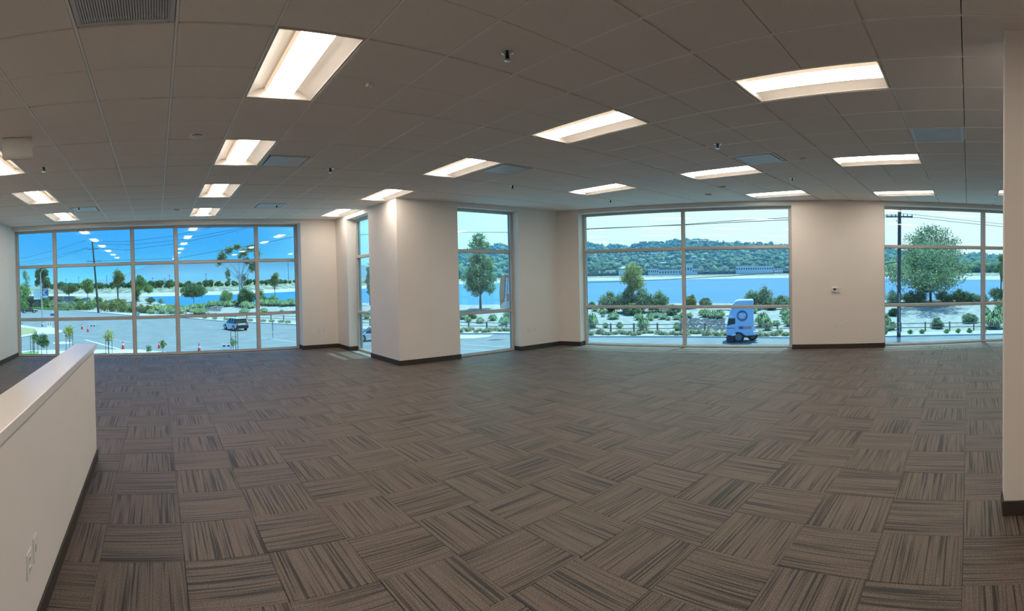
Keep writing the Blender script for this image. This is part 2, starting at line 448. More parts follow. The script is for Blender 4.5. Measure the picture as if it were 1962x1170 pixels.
# ------------------------------------------------------------------ windows
def window(name, M_, w, muls, z1=OPEN, fw=.085, dep=.10):
    """frame in a local (s, outward, z) system; muls = positions of the mullion centres"""
    root = tag(empty(name), kind='structure')
    f = MB()
    f.bbox((0, 0, 0), (w, dep, .045), .003, M_).bbox((0, 0, z1 - .05), (w, dep, z1), .003, M_)
    f.bbox((0, 0, .045), (.06, dep, z1 - .05), .003, M_).bbox((w - .06, 0, .045), (w, dep, z1 - .05), .003, M_)
    f.build('frame', alu, root)
    edges = [.06] + [v for c in muls for v in (c - fw / 2, c + fw / 2)] + [w - .06]
    for c in muls:
        MB().bbox((c - fw / 2, -.004, .045), (c + fw / 2, dep, z1 - .05), .004, M_).build('mullion', alu, root)
    zs = [(.045, .875), (.94, 2.19), (2.255, z1 - .05)]
    for k in range(0, len(edges), 2):
        a, b = edges[k], edges[k + 1]
        for z in (.875, 2.19):
            MB().bbox((a, .002, z), (b, dep - .002, z + .065), .003, M_).build('transom', alu, root)
        for za, zb in zs:
            MB().box((a, dep * .55, za), (b, dep * .55 + .006, zb), M_).build('pane', glass, root)
            g_ = MB()          # dark glazing gasket round each pane
            t = .007
            g_.box((a, dep * .50, za), (b, dep * .54, za + t), M_).box((a, dep * .50, zb - t), (b, dep * .54, zb), M_)
            g_.box((a, dep * .50, za + t), (a + t, dep * .54, zb - t), M_).box((b - t, dep * .50, za + t), (b, dep * .54, zb - t), M_)
            g_.build('gasket', black, root)
    return root


def frameM(o, sdir, ndir):
    return Matrix(((sdir[0], ndir[0], 0, o[0]), (sdir[1], ndir[1], 0, o[1]), (0, 0, 1, 0), (0, 0, 0, 1)))


window('window_1', frameM((XL, 9.42), (1, 0), (0, 1)), 4.585 - XL, [.985, 2.905, 3.96, 5.945])
window('window_2', frameM((XI + .22, 8.34), (0, -1), (1, 0)), 1.29, [])
window('window_3', frameM((6.89, YI + .20), (1, 0), (0, 1)), 1.61, [])
window('window_4', frameM(wpt(.52, .26), DD, NN), 4.86, [2.43], fw=.075)
window('window_5', frameM(wpt(7.39, .26), DD, NN), 7.25, [2.42, 4.83], fw=.085)

# ------------------------------------------------------------------ suspended ceiling
TROFF = {(-2, 4), (-2, 8), (-2, 12), (3, 0), (3, 4), (3, 8), (3, 12), (8, -4), (8, 0), (8, 4), (8, 8), (8, 12), (13, -4), (13, 0), (13, 4), (17, 0), (18, -4)}
BACK = {(-2, 0), (-2, -4), (3, -4), (3, -8), (8, -8), (13, -8), (-2, -8), (3, -12), (18, -8)}  # mostly unseen troffers continuing the rows, added to light the room
TROFF |= BACK
VENT = {(1, -1): 'p', (1, -2): 'p', (4, 5): 'd', (9, 4): 'd', (12, -1): 'd', (11, -5): 'p', (-1, 11): 'd', (5, 11): 'd'}


def clip(poly, a, b, c):
    """keep a*x+b*y<=c"""
    out = []
    for i in range(len(poly)):
        p, q_ = poly[i], poly[(i + 1) % len(poly)]
        dp, dq = a * p[0] + b * p[1] - c, a * q_[0] + b * q_[1] - c
        if dp <= 0: out.append(p)
        if dp * dq < 0:
            t = dp / (dp - dq); out.append((p[0] + (q_[0] - p[0]) * t, p[1] + (q_[1] - p[1]) * t))
    return out


def area(p): return abs(sum(p[i][0] * p[(i + 1) % len(p)][1] - p[(i + 1) % len(p)][0] * p[i][1] for i in range(len(p)))) / 2 if len(p) > 2 else 0


RC = float(NN @ P0)


def pieces(rect, m_=.0):
    """the parts of a rectangle that lie inside the room"""
    x0, y0, x1, y1 = rect
    base = [(x0, y0), (x1, y0), (x1, y1), (x0, y1)]
    base = clip(base, -1, 0, -(XL + m_)); base = clip(base, 0, -1, -(YB + m_)) if base else base
    if len(base) < 3: return []
    if y1 <= YI - m_:
        p = clip(base, NN[0], NN[1], RC - m_); return [p] if area(p) > .004 else []
    A = clip(clip(base, 1, 0, XI - m_), 0, 1, YF - m_)
    B = clip(base, -1, 0, -(XI - m_))
    if B: B = clip(B, 0, 1, YI - m_)
    if B: B = clip(B, NN[0], NN[1], RC - m_)
    return [p for p in (A, B) if len(p) > 2 and area(p) > .004]


def shrink(p, d):
    cx = sum(a for a, _ in p) / len(p); cy = sum(b for _, b in p) / len(p)
    out = []
    for a, b in p:
        out.append((a - math.copysign(min(d, abs(a - cx)), a - cx), b - math.copysign(min(d, abs(b - cy)), b - cy)))
    return out


def slab(mb, p, zlo, zhi, bev):
    """slab whose lower edge is chamfered"""
    n = len(p); s_ = shrink(p, bev)
    vs = [(a, b, zlo) for a, b in s_] + [(a, b, zlo + bev) for a, b in p] + [(a, b, zhi) for a, b in p]
    fs = [tuple(reversed(range(n))), tuple(range(2 * n, 3 * n))]
    for k in range(2):
        for a in range(n): fs.append((k * n + a, k * n + (a + 1) % n, (k + 1) * n + (a + 1) % n, (k + 1) * n + a))
    mb.add(vs, fs)


tiles = []
for i in range(-4, 24):
    for j in range(-14, 16, 2):
        if (i, j) in TROFF: continue
        halves = [(i, j), (i, j + 1)]
        free = [h_ for h_ in halves if h_ not in VENT]
        if not free: continue
        gap = .0105
        rects = []
        if len(free) == 2:
            mid = (j + 1) * T
            rects = [(i * T + gap, j * T + .0135, (i + 1) * T - gap, mid - .0035), (i * T + gap, mid + .0035, (i + 1) * T - gap, (j + 2) * T - .0135)]
        else:
            jj = free[0][1]; rects = [(i * T + gap, jj * T + gap, (i + 1) * T - gap, (jj + 1) * T - gap)]
        ps = [p for r_ in rects for p in pieces(r_, .004)]
        if not ps: continue
        c = (sum(p[0][0] for p in ps) / len(ps), sum(p[0][1] for p in ps) / len(ps))
        tiles.append((math.hypot(c[0] - CAM[0], c[1] - CAM[1]) + (50 if c[1] < -6 or (c[0] > 5 and c[1] < -4.5) else 0), ps))
tiles.sort(key=lambda t: t[0])
rest = MB()
for k, (dd, ps) in enumerate(tiles):
    mb = MB() if k < 300 else rest
    for p in ps: slab(mb, p, H - .007, H + .012, .003)
    if k < 300: mb.build('ceiling_tile', tile_mat, ce)
if rest.v: tag(rest.build('ceiling_tile_field', tile_mat, ce), kind='stuff')

# grid tees: long ones run along y, short ones between them
for i in range(-4, 24):
    x = i * T
    for seg in pieces((x - .0085, YB, x + .0085, YF), .0):
        ys = [b for _, b in seg]; xs_ = [a for a, _ in seg]
        if max(xs_) - min(xs_) > .004: MB().prism(seg, H - .0065, H + .03).build('grid_tee', tee_mat, ce)
cross = MB()
for j in range(-14, 16, 2):
    for i in range(-5, 24):
        for seg in pieces((i * T + .0085, j * T - .012, (i + 1) * T - .012, j * T + .012), .0): cross.prism(seg, H + .008, H + .03)
for (i, j) in VENT:
    jj = j if j % 2 else j + 1
    for seg in pieces((i * T + .012, jj * T - .012, (i + 1) * T - .012, jj * T + .012), .0): cross.prism(seg, H + .008, H + .03)
tag(cross.build('cross_tee', tee_mat, ce), kind='stuff')
# wall angle trim round the edge of the ceiling
wa = MB(); a_ = .022
wa.box((XL, YB, H - .002), (XL + a_, YF, H + .03)).box((XL, YF - a_, H - .002), (XI, YF, H + .03)).box((XI - a_, YI - a_, H - .002), (XI, YF, H + .03))
wa.box((XI - a_, YI - a_, H - .002), (9.76, YI, H + .03)).box((0, -a_, H - .002), (14.6, 0, H + .03), MR)
wa.box((4.46 - a_, YB, H - .002), (4.46, -3.33 + a_, H + .03)).box((4.46, -3.33, H - .002), (4.62, -3.33 + a_, H + .03))
tag(wa.build('trim_1', tee_mat), kind='structure')


def troffer_proto():
    r = empty('troffer_light')
    w, l, dpt = T - .026, 2 * T - .026, .085
    fr_ = MB()
    for lo, hi in (((-w / 2, -l / 2, -.004), (-w / 2 + .014, l / 2, .02)), ((w / 2 - .014, -l / 2, -.004), (w / 2, l / 2, .02)),
                   ((-w / 2 + .014, -l / 2, -.004), (w / 2 - .014, -l / 2 + .014, .02)), ((-w / 2 + .014, l / 2 - .014, -.004), (w / 2 - .014, l / 2, .02))):
        fr_.bbox(lo, hi, .002)
    fr_.build('frame', reflector, r)
    # two curved wings
    for sgn in (-1, 1):
        mb = MB(); nseg = 8; pts = []
        for k in range(nseg + 1):
            t = k / nseg; x = (w / 2 - .014) * (1 - t) + .10 * t
            pts.append((sgn * x, dpt * math.sin(t * PI / 2)))
        vs = []; 
        for (x, z) in pts: vs += [(x, -l / 2 + .014, z), (x, l / 2 - .014, z), (x, -l / 2 + .014, z + .004), (x, l / 2 - .014, z + .004)]
        fs = []
        for k in range(nseg):
            a, b = 4 * k, 4 * k + 4
            fs += [(a, a + 1, b + 1, b), (a + 2, b + 2, b + 3, a + 3), (a, b, b + 2, a + 2), (a + 1, a + 3, b + 3, b + 1)]
        mb.add(vs, fs).build('wing', reflector, r, smooth=True)
    for sgn in (-1, 1):
        mb = MB(); prof = [(-w / 2 + .014, 0), (w / 2 - .014, 0)]
        prof += [((w / 2 - .014) * math.cos(k * PI / 12), dpt * math.sin(k * PI / 12)) for k in range(1, 12)]
        y = sgn * (l / 2 - .016); n = len(prof)
        mb.add([(a, y - .002, b) for a, b in prof] + [(a, y + .002, b) for a, b in prof],
               [tuple(range(n)), tuple(reversed(range(n, 2 * n)))] + [(k, n + k, n + (k + 1) % n, (k + 1) % n) for k in range(n)])
        mb.build('end_plate', reflector, r)
    y0, y1 = -l / 2 + .03, l / 2 - .03

    def extr(prof, nm, mat_, closed):
        n = len(prof); mb = MB().add([(a, y0, b) for a, b in prof] + [(a, y1, b) for a, b in prof],
                  [tuple(range(n)), tuple(reversed(range(n, 2 * n)))] + [(k, n + k, n + (k + 1) % n, (k + 1) % n) for k in range(n)])
        mb.build(nm, mat_, r)
    extr([(-.125, dpt - .012), (-.118, .034), (.118, .034), (.125, dpt - .012)], 'basket', basket_mat, True)
    extr([(-.118, .0335), (-.116, .026), (-.07, .010), (0, .004), (.07, .010), (.116, .026), (.118, .0335)], 'lens', lens_mat, True)
    return r


colname = {-2: 'the line nearest the left wall', 3: 'the line beside the half wall',
           8: 'the middle line', 13: 'the line past the middle one', 17: 'the strip beside the windows over the street', 18: 'the strip beside the windows over the street'}
ords = ['first', 'second', 'third', 'fourth', 'fifth']
tp = troffer_proto(); first = True
for ci in (-2, 3, 8, 13, 17):
    js = sorted([j for (i, j) in TROFF if (i == ci or (ci == 17 and i == 18)) and (i, j) not in BACK], reverse=True)
    for k, j in enumerate(js):
        i = 18 if (ci == 17 and j == -4) else ci
        o = tp if first else copy_tree(tp); first = False
        o.location = ((i + .5) * T, (j + 1) * T, H)
        if ci == 17: lab = ('recessed ceiling light above the wide two-bay window' if j == 0 else 'recessed ceiling light above the window with the big leafy tree')
        elif k == 0: lab = 'lit recessed ceiling light closest to the windows in ' + colname[ci]
        elif k == len(js) - 1: lab = 'lit recessed ceiling light, largest one in ' + colname[ci]
        else: lab = 'lit recessed ceiling light, %s from the windows in %s' % (ords[k], colname[ci])
        tag(o, lab, 'ceiling light', 'recessed troffer lights in the ceiling grid')
for (i, j) in sorted(BACK):
    o = copy_tree(tp); o.location = ((i + .5) * T, (j + 1) * T, H)
    tag(o, 'lit recessed ceiling light behind the viewpoint, out of the picture', 'ceiling light', 'troffer lights behind the viewpoint')


def vent(i, j, kind, label):
    r = empty('ceiling_vent', ((i + .5) * T, (j + .5) * T, H), label=label, cat='vent', group='air vents in the ceiling grid')
    w = T / 2 - .013
    f = MB()
    for lo, hi in (((-w, -w, -.006), (-w + .03, w, .008)), ((w - .03, -w, -.006), (w, w, .008)), ((-w + .03, -w, -.006), (w - .03, -w + .03, .008)), ((-w + .03, w - .03, -.006), (w - .03, w, .008))):
        f.bbox(lo, hi, .002)
    f.build('frame', vent_mat, r)
    if kind == 'd':
        MB().bbox((-w + .045, -w + .045, -.010), (w - .045, w - .045, -.002), .003).build('panel', vent_mat, r)
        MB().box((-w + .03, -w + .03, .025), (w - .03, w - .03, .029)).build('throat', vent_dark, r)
    else:
        MB().box((-w + .03, -w + .03, .02), (w - .03, w - .03, .024)).build('backing', black, r)
        pf = MB()
        for k in range(34):
            x = -w + .038 + k * (2 * w - .076) / 33
            pf.box((x - .0058, -w + .03, -.003), (x + .0058, w - .03, .002))
        tag(pf.build('perforated_face', vent_mat, r), kind='stuff')


VL = {(1, -1): 'slatted return air vent at the top edge of the picture', (1, -2): 'slatted return air vent beyond the top edge beside another',
      (4, 5): 'square air diffuser beside the second light from the front windows', (9, 4): 'square air diffuser beside a light of the middle line',
      (12, -1): 'square air diffuser in the ceiling before the two-bay window', (11, -5): 'slatted return air vent near the wall end at right',
      (-1, 11): 'square air diffuser near the front windows at the far left', (5, 11): 'square air diffuser near the front windows above the wall corner'}
for (i, j), k in VENT.items(): vent(i, j, k, VL[(i, j)])

# sprinklers, detectors, clip, hanging box
for (x, y, lab) in [(972, 99, 'sprinkler head nearest the camera, in the middle of a tile'), (84, 320, 'sprinkler head just right of the hanging white box'),
                    (633, 322, 'sprinkler head between the left and middle lines of lights'), (151, 397, 'small sprinkler head close to the front windows at left'),
                    (530, 393, 'small sprinkler head near the front windows above their right bay'), (982, 355, 'sprinkler head above the window of the inner wall'),
                    (1375, 275, 'sprinkler head between two lights before the two-bay window'), (1518, 341, 'sprinkler head above the solid wall with the thermostat'),
                    (1170, 383, 'small sprinkler head just above the left bay of the two-bay window')]:
    p = at(x, y, H)
    r = empty('sprinkler_head', (p[0], p[1], H - .006), label=lab, cat='sprinkler', group='fire sprinkler heads in the ceiling')
    MB().lathe([(.045, 0), (.045, -.003), (.028, -.008), (.026, -.002)], n=20).build('escutcheon', chrome, r, True)
    MB().lathe([(.012, 0), (.012, -.02), (.008, -.024), (.006, -.045), (.010, -.05)], n=10).box((-.016, -.003, -.045), (-.010, .003, -.01)).box((.010, -.003, -.045), (.016, .003, -.01)).build('body', black, r)
    MB().lathe([(.006, -.05), (.026, -.052), (.026, -.055), (.006, -.057)], n=12).build('deflector', chrome, r)
for (x, y, lab) in [(378, 256, 'round smoke detector between the left ceiling lights'), (338, 400, 'small round smoke detector near the front windows'),
                    (1540, 303, 'round smoke detector near the light above the thermostat wall'), (1384, 356, 'dark round detector behind a light before the two-bay window'),
                    (1357, 371, 'round detector closest to the two-bay window')]:
    p = at(x, y, H)
    r = empty('smoke_detector', (p[0], p[1], H - .006), label=lab, cat='smoke detector', group='smoke detectors on the ceiling')
    MB().lathe([(.072, 0), (.072, -.012), (.066, -.016)], n=24).build('base', white_plastic, r, True)
    MB().lathe([(.055, -.016), (.055, -.024)], n=24).build('slot_ring', black if x in (378, 338, 1384) else vent_mat, r)
    MB().lathe([(.062, -.024), (.058, -.034), (.035, -.042), (.012, -.044)], n=24).build('cover', white_plastic, r, True)
p = at(709, 158, H)
r = empty('ceiling_clip', (p[0], p[1], H - .006), .2, label='small white plastic clip on the ceiling seam right of the big light', cat='clip')
MB().bbox((-.035, -.012, -.008), (.035, .012, 0), .002).build('plate', white_plastic, r)
for xa in (-.03, .012): MB().bbox((xa, -.02, -.028), (xa + .012, .02, -.008), .002).build('prong', white_plastic, r)
c_ = far(33, 284, 5.3)
tov = math.atan2(c_[1] - CAM[1], c_[0] - CAM[0]) - PI / 2
r = empty('hanging_box', (c_[0], c_[1], H), tov, label='blank cream box hung from the ceiling by a short canopy at far left', cat='sign box')
zc = c_[2] - H
MB().bbox((-.155, -.03, zc - .105), (.155, .03, zc + .105), .012).build('housing', white_plastic, r)
MB().bbox((-.07, -.028, zc + .105), (.07, .028, -.004), .006).build('canopy', white_plastic, r)
MB().bbox((-.145, -.022, zc - .114), (.145, .022, zc - .105), .003).build('bottom_cover', reflector, r)


# ------------------------------------------------------------------ wall plates, thermostat
def plate(M_, label, w, outlet=True, gangs=1):
    r = empty('wall_plate', label=label, cat='wall plate')
    MB().bbox((-w / 2, -.006, -.058), (w / 2, 0, .058), .002, M_).build('plate', white_plastic, r)
    if outlet:
        for gk in range(gangs):
            x = (gk - (gangs - 1) / 2) * .046
            for z in (-.024, .024):
                s_ = MB().bbox((x - .016, -.009, z - .015), (x + .016, -.005, z + .015), .003, M_).build('socket', white_plastic, r)
                MB().box((x - .008, -.0095, z - .004), (x - .005, -.0088, z + .007), M_).box((x + .005, -.0095, z - .004), (x + .008, -.0088, z + .007), M_).build('slot', black, s_)
    else:
        MB().bbox((-.010, -.009, -.018), (.010, -.005, .018), .002, M_).build('data_jack', vent_mat, r)


def plM(o, s_, n_): return Matrix(((s_[0], n_[0], 0, o[0]), (s_[1], n_[1], 0, o[1]), (0, 0, 1, o[2]), (0, 0, 0, 1)))


plate(plM((4.985, YF, .45), (1, 0), (0, 1)), 'double outlet plate on the wall between front windows and corner', .118, True, 2)
plate(plM((5.12, YF, .45), (1, 0), (0, 1)), 'narrow data plate beside the double outlet near the front windows', .072, False)
plate(plM((8.78, YI, .45), (1, 0), (0, 1)), 'double outlet plate on the inner wall right of its window', .118, True, 2)
plate(plM((8.92, YI, .45), (1, 0), (0, 1)), 'narrow data plate on the inner wall right of its window', .072, False)
p = wpt(6.31, 0); plate(plM((p[0], p[1], .49), DD, NN), 'double outlet plate low on the thermostat wall', .118, True, 2)
p = wpt(6.45, 0); plate(plM((p[0], p[1], .49), DD, NN), 'narrow data plate low on the thermostat wall', .072, False)
plate(plM((.445, -.82, .385), (0, 1), (-1, 0)), 'outlet plate low on the half wall in the foreground', .085)
plate(plM((.445, -.70, .40), (0, 1), (-1, 0)), 'narrow data plate behind the outlet on the half wall', .072, False)
p = wpt(6.32, 0); TM = plM((p[0], p[1], 1.275), DD, NN)
r = empty('thermostat', label='small white wall thermostat with a dark screen between the windows', cat='thermostat')
MB().bbox((-.085, -.028, -.055), (.085, 0, .055), .006, TM).build('housing', white_plastic, r)
MB().bbox((-.052, -.031, -.012), (.008, -.027, .034), .001, TM).build('screen', lcd, r)
for z in (.02, -.002): MB().bbox((.045, -.032, z), (.06, -.027, z + .014), .001, TM).build('button', vent_mat, r)
MB().bbox((-.03, -.03, -.048), (-.02, -.027, -.038), .001, TM).build('lamp', navy, r)

# ------------------------------------------------------------------ carpet tiles
CW = .50292; CX0, CY0 = -.3335, 2.9756
cells = []
for a in range(-6, 32):
    for b in range(-23, 14):
        x0, y0 = CX0 + a * CW, CY0 + b * CW
        ps = pieces((x0 + .0006, y0 + .0006, x0 + CW - .0006, y0 + CW - .0006), .002)
        if not ps: continue
        px_, py_ = pxy((x0 + CW / 2, y0 + CW / 2, 0))
        d = math.hypot(x0 + CW / 2 - CAM[0], y0 + CW / 2 - CAM[1])
        vis = -60 < px_ < 2020 and py_ < 1230
        cells.append((d + (0 if vis else 100), a, b, ps))
cells.sort(key=lambda t: t[0])


def carpet_into(mb, ps, a, b):
    if mb.uv is None: mb.uv = []
    ou, ov = random.random() * 40, random.random() * 40
    dz = random.random() * .0012
    along = (a + b) % 2 == 1
    for p in ps:
        n0 = len(mb.f); slab_up(mb, p, -.007, dz, .0018)
        for f in mb.f[n0:]:
            for vi in f:
                x, y, z = mb.v[vi]
                mb.uv.append((x + ou, y + ov) if along else (y + ou, x + ov))


def slab_up(mb, p, zlo, zhi, bev):
    n = len(p); s_ = shrink(p, bev)
    vs = [(u, v, zlo) for u, v in p] + [(u, v, zhi - bev) for u, v in p] + [(u, v, zhi) for u, v in s_]
    fs = [tuple(reversed(range(n))), tuple(range(2 * n, 3 * n))]
    for k in range(2):
        for a in range(n): fs.append((k * n + a, k * n + (a + 1) % n, (k + 1) * n + (a + 1) % n, (k + 1) * n + a))
    mb.add(vs, fs)


rest = MB()
for k, (d, a, b, ps) in enumerate(cells):
    mb = MB() if k < 300 else rest
    carpet_into(mb, ps, a, b)
    if k < 300: mb.build('carpet_tile', carpet_mat, fl)
tag(rest.build('carpet_tile_field', carpet_mat, fl), kind='stuff')

# ================================================================== OUTDOORS
G = -4.40            # street level below this upper floor
LAKE = -6.5


def pl(x, tab):
    return float(np.interp(x, [t[0] for t in tab], [t[1] for t in tab]))


CURB = [(-400, 585), (0, 590), (66, 593), (131, 595), (202, 600), (255, 605.6), (343, 608.7), (428, 616), (565, 622.6), (700, 632), (885, 640), (974, 640), (1128, 646), (1309, 646), (1512, 648), (1694, 645.6), (1923, 641), (2300, 632)]
FEN = [(-400, 580), (28, 586), (130, 590), (202, 595), (255, 599), (359, 605), (425, 610), (521, 614), (563, 616), (700, 624), (908, 631), (1000, 633), (1167, 636.5), (1498, 636.5), (1697, 636), (1918, 632), (2300, 624)]
CREST = [(-400, 570), (0, 568), (60, 567), (250, 567.5), (285, 569), (305, 582), (350, 586), (450, 583), (500, 578), (565, 576), (700, 580), (900, 584), (1130, 580), (1400, 581), (1694, 576), (1925, 574), (2300, 566)]
CRR = [(-400, 200), (0, 190), (250, 165), (300, 150), (450, 132), (565, 120), (700, 105), (900, 90), (1130, 82), (2300, 80)]
SHORE = [(-400, 575), (0, 571), (275, 568), (345, 566.5), (397, 565), (440, 564), (511, 561), (565, 558), (700, 552.6), (882, 544), (1000, 540.5), (1128, 538), (1310, 534.5), (1512, 532), (1700, 533), (1840, 535.5), (1923, 535.5), (2300, 534)]


def rc_(x): return rad(at(x, pl(x, CURB), G))
def rf_(x): return max(rad(at(x, pl(x, FEN), G)), rc_(x) + 1.2)


def tpt(x, y):
    """point of the ground beyond the kerb seen at photo point x,y"""
    rf, rc = rf_(x), pl(x, CRR); zc = far(x, pl(x, CREST), rc)[2]
    best = None
    for k in range(61):
        t = k / 60; r_ = rf + (rc - rf) * t; z = G + (zc - G) * t
        p0 = far(x, 600, r_); p = np.array([p0[0], p0[1], z]); e_ = abs(pxy(p)[1] - y)
        if best is None or e_ < best[0]: best = (e_, p)
    return best[1]


def ground_at(x, y): return at(x, y, G) if y >= pl(x, FEN) else tpt(x, y)


XS = list(range(-400, 2301, 20))


def strip(name, rows, mat, kind='structure', parent=None):
    """rows: function x -> list of points; neighbours are joined into a surface"""
    mb = MB(); R_ = [rows(x) for x in XS]; n = len(R_[0])
    for col_ in R_: mb.v += [tuple(map(float, p)) for p in col_]
    for a in range(len(XS) - 1):
        for b in range(n - 1): mb.f.append((a * n + b, (a + 1) * n + b, (a + 1) * n + b + 1, a * n + b + 1))
    o = mb.build(name, mat, parent, smooth=True)
    return tag(o, kind=kind) if kind else o


def flat(x, r_, z):
    p = far(x, 560, r_); return (p[0], p[1], z)


def ground_rows(x):
    rc, rf, rr = rc_(x), rf_(x), pl(x, CRR); zc = far(x, pl(x, CREST), rr)[2]
    out = [flat(x, 14, G - .04), flat(x, rc, G - .04), flat(x, rf, G)]
    for k in range(1, 9):
        t = k / 8; bump_ = .0 if k == 8 else .12 * math.sin(x * .05 + k * 1.9) + .08 * math.sin(x * .021 + k)
        out.append(flat(x, rf + (rr - rf) * t, G + (zc - G) * t + bump_ * .5))
    out += [flat(x, rr * 1.04, zc - .3), flat(x, rr * 1.10, LAKE - .4), flat(x, rr * 1.4, LAKE - 1.0)]
    return out


strip('ground', ground_rows, gravel)
road = strip('road', lambda x: [flat(x, 20, G - .01), flat(x, rc_(x) * .6, G), flat(x, rc_(x), G)], asphalt)
strip('kerb', lambda x: [flat(x, rc_(x) - .02, G - .02), flat(x, rc_(x), G + .13), flat(x, rc_(x) + .18, G + .13), flat(x, rc_(x) + .2, G)], concrete)
strip('planting_strip', lambda x: [flat(x, rc_(x) + .18, G + .05), flat(x, rc_(x) * .35 + rf_(x) * .65, G + .06), flat(x, rf_(x) - .1, G + .02)], mulch)
lake = strip('lake', lambda x: [flat(x, pl(x, CRR) * 1.05, LAKE)] + [flat(x, 160 * 1.6 ** k, LAKE) for k in range(1, 7)], water)


def shore_r(x): return rad(at(x, pl(x, SHORE), LAKE))


BEACH = [(-400, 8), (275, 7), (430, 6.5), (565, 6), (700, 6), (900, 5), (1128, 5.5), (1310, 4.5), (1512, 5), (1700, 7), (1850, 7), (2300, 7)]
BANK = [(-400, 7), (275, 6.5), (430, 6.5), (565, 8), (700, 6), (900, 4), (1128, 3), (1512, 3), (1700, 5), (1850, 5), (2300, 5)]


def bank_top(x):
    r0 = shore_r(x); return far(x, pl(x, SHORE) - pl(x, BEACH) - pl(x, BANK), r0 * 1.09)


strip('beach', lambda x: [flat(x, shore_r(x) * .985, LAKE - .5), flat(x, shore_r(x), LAKE + .05), far(x, pl(x, SHORE) - pl(x, BEACH), shore_r(x) * 1.035)], sand)
strip('far_bank', lambda x: [far(x, pl(x, SHORE) - pl(x, BEACH), shore_r(x) * 1.035), far(x, pl(x, SHORE) - pl(x, BEACH) - pl(x, BANK) * .45, shore_r(x) * 1.055),
                              far(x, pl(x, SHORE) - pl(x, BEACH) - pl(x, BANK) * .6, shore_r(x) * 1.075), bank_top(x)], riprap)


def plain_rows(x):
    b = bank_top(x); r_ = rad(b)
    return [b, flat(x, r_ * 1.15, b[2] + 1), flat(x, r_ * 1.4, b[2] + 4), flat(x, r_ * 1.9, b[2] + 9), flat(x, r_ * 3.2, b[2] + 18)]


strip('plain', plain_rows, scrub)

# wooded hills across the lake, then a far mountain
RIDGE = [(640, 548), (700, 535), (800, 512), (870, 488), (900, 481), (930, 478), (945, 473), (957, 470), (972, 474), (1040, 470), (1120, 470), (1160, 472), (1200, 473), (1230, 468), (1262, 465), (1298, 463), (1315, 460), (1345, 461), (1360, 466), (1400, 468), (1440, 469), (1470, 470), (1520, 472), (1600, 473), (1694, 477), (1730, 483), (1790, 494), (1832, 495), (1850, 489), (1880, 489), (1925, 492), (2000, 500), (2120, 515)]
HR = 2300.
mb = MB(); hx = list(range(640, 2121, 8)); n = 15
for x in hx:
    yr = pl(x, RIDGE) + 1.5 * math.sin(x * .11) + 1.0 * math.sin(x * .31)
    rb = 1.0
    for k in range(n):
        t = k / (n - 1)
        if k < n - 2:
            u = t / ((n - 3) / (n - 1))
            r_ = shore_r(x) * 1.25 * (1 - u) + HR * u
            r_ = max(r_, shore_r(x) * 1.12)
            yb = pl(x, SHORE) - 14
            y = yb + (yr - yb) * (u ** .8) + 2.0 * math.sin(x * .045 + k * 1.3) * math.sin(k * .9) * u * (1 - u) * 4
            p = far(x, y, r_)
        else:
            p = far(x, yr + 6 + 60 * (k - n + 2), HR * (1.1 + .3 * (k - n + 2)))
        mb.v.append(tuple(p))
for a in range(len(hx) - 1):
    for b in range(n - 1): mb.f.append((a * n + b, (a + 1) * n + b, (a + 1) * n + b + 1, a * n + b + 1))
hill = tag(mb.build('hill', hill_mat, smooth=True), kind='structure')

MOUNT = [(-400, 540), (-50, 548), (120, 545), (200, 535), (255, 519), (284, 509), (320, 505), (370, 504), (430, 501), (500, 497), (565, 495), (640, 500), (760, 520), (900, 540)]
mb = MB(); mx_ = list(range(-400, 901, 10))
for x in mx_:
    yr = pl(x, MOUNT) + 1.2 * math.sin(x * .06) + .7 * math.sin(x * .17)
    for k in range(7):
        u = k / 6; mb.v.append(tuple(far(x, 553 + (yr - 553) * u + 1.5 * math.sin(x * .05 + 2 * k) * u * (1 - u) * 4, 6500 + 2500 * u)))
for a in range(len(mx_) - 1):
    for b in range(6): mb.f.append((a * 7 + b, (a + 1) * 7 + b, (a + 1) * 7 + b + 1, a * 7 + b + 1))
tag(mb.build('mountain', mount_mat, smooth=True), kind='structure')

# haze: a thin real volume over the distance
hm = bpy.data.materials.new('distance_haze'); hm.use_nodes = True; h_ = hm.node_tree; h_.nodes.clear()
vs_ = h_.nodes.new('ShaderNodeVolumeScatter'); vs_.inputs['Color'].default_value = (.13, .47, 1.0, 1); vs_.inputs['Density'].default_value = .00030
vo = h_.nodes.new('ShaderNodeOutputMaterial'); h_.links.new(vs_.outputs[0], vo.inputs['Volume'])
HAZE = MB()
pts = [flat(x, 620, 0)[:2] for x in range(-400, 2301, 100)] + [flat(x, 8000, 0)[:2] for x in range(2300, -401, -100)]
HAZE.prism([tuple(p) for p in pts], -30, 180)
hz_ = HAZE.build('haze', hm); tag(hz_, 'thin blue haze over the far shore and hills', 'haze', kind='stuff')


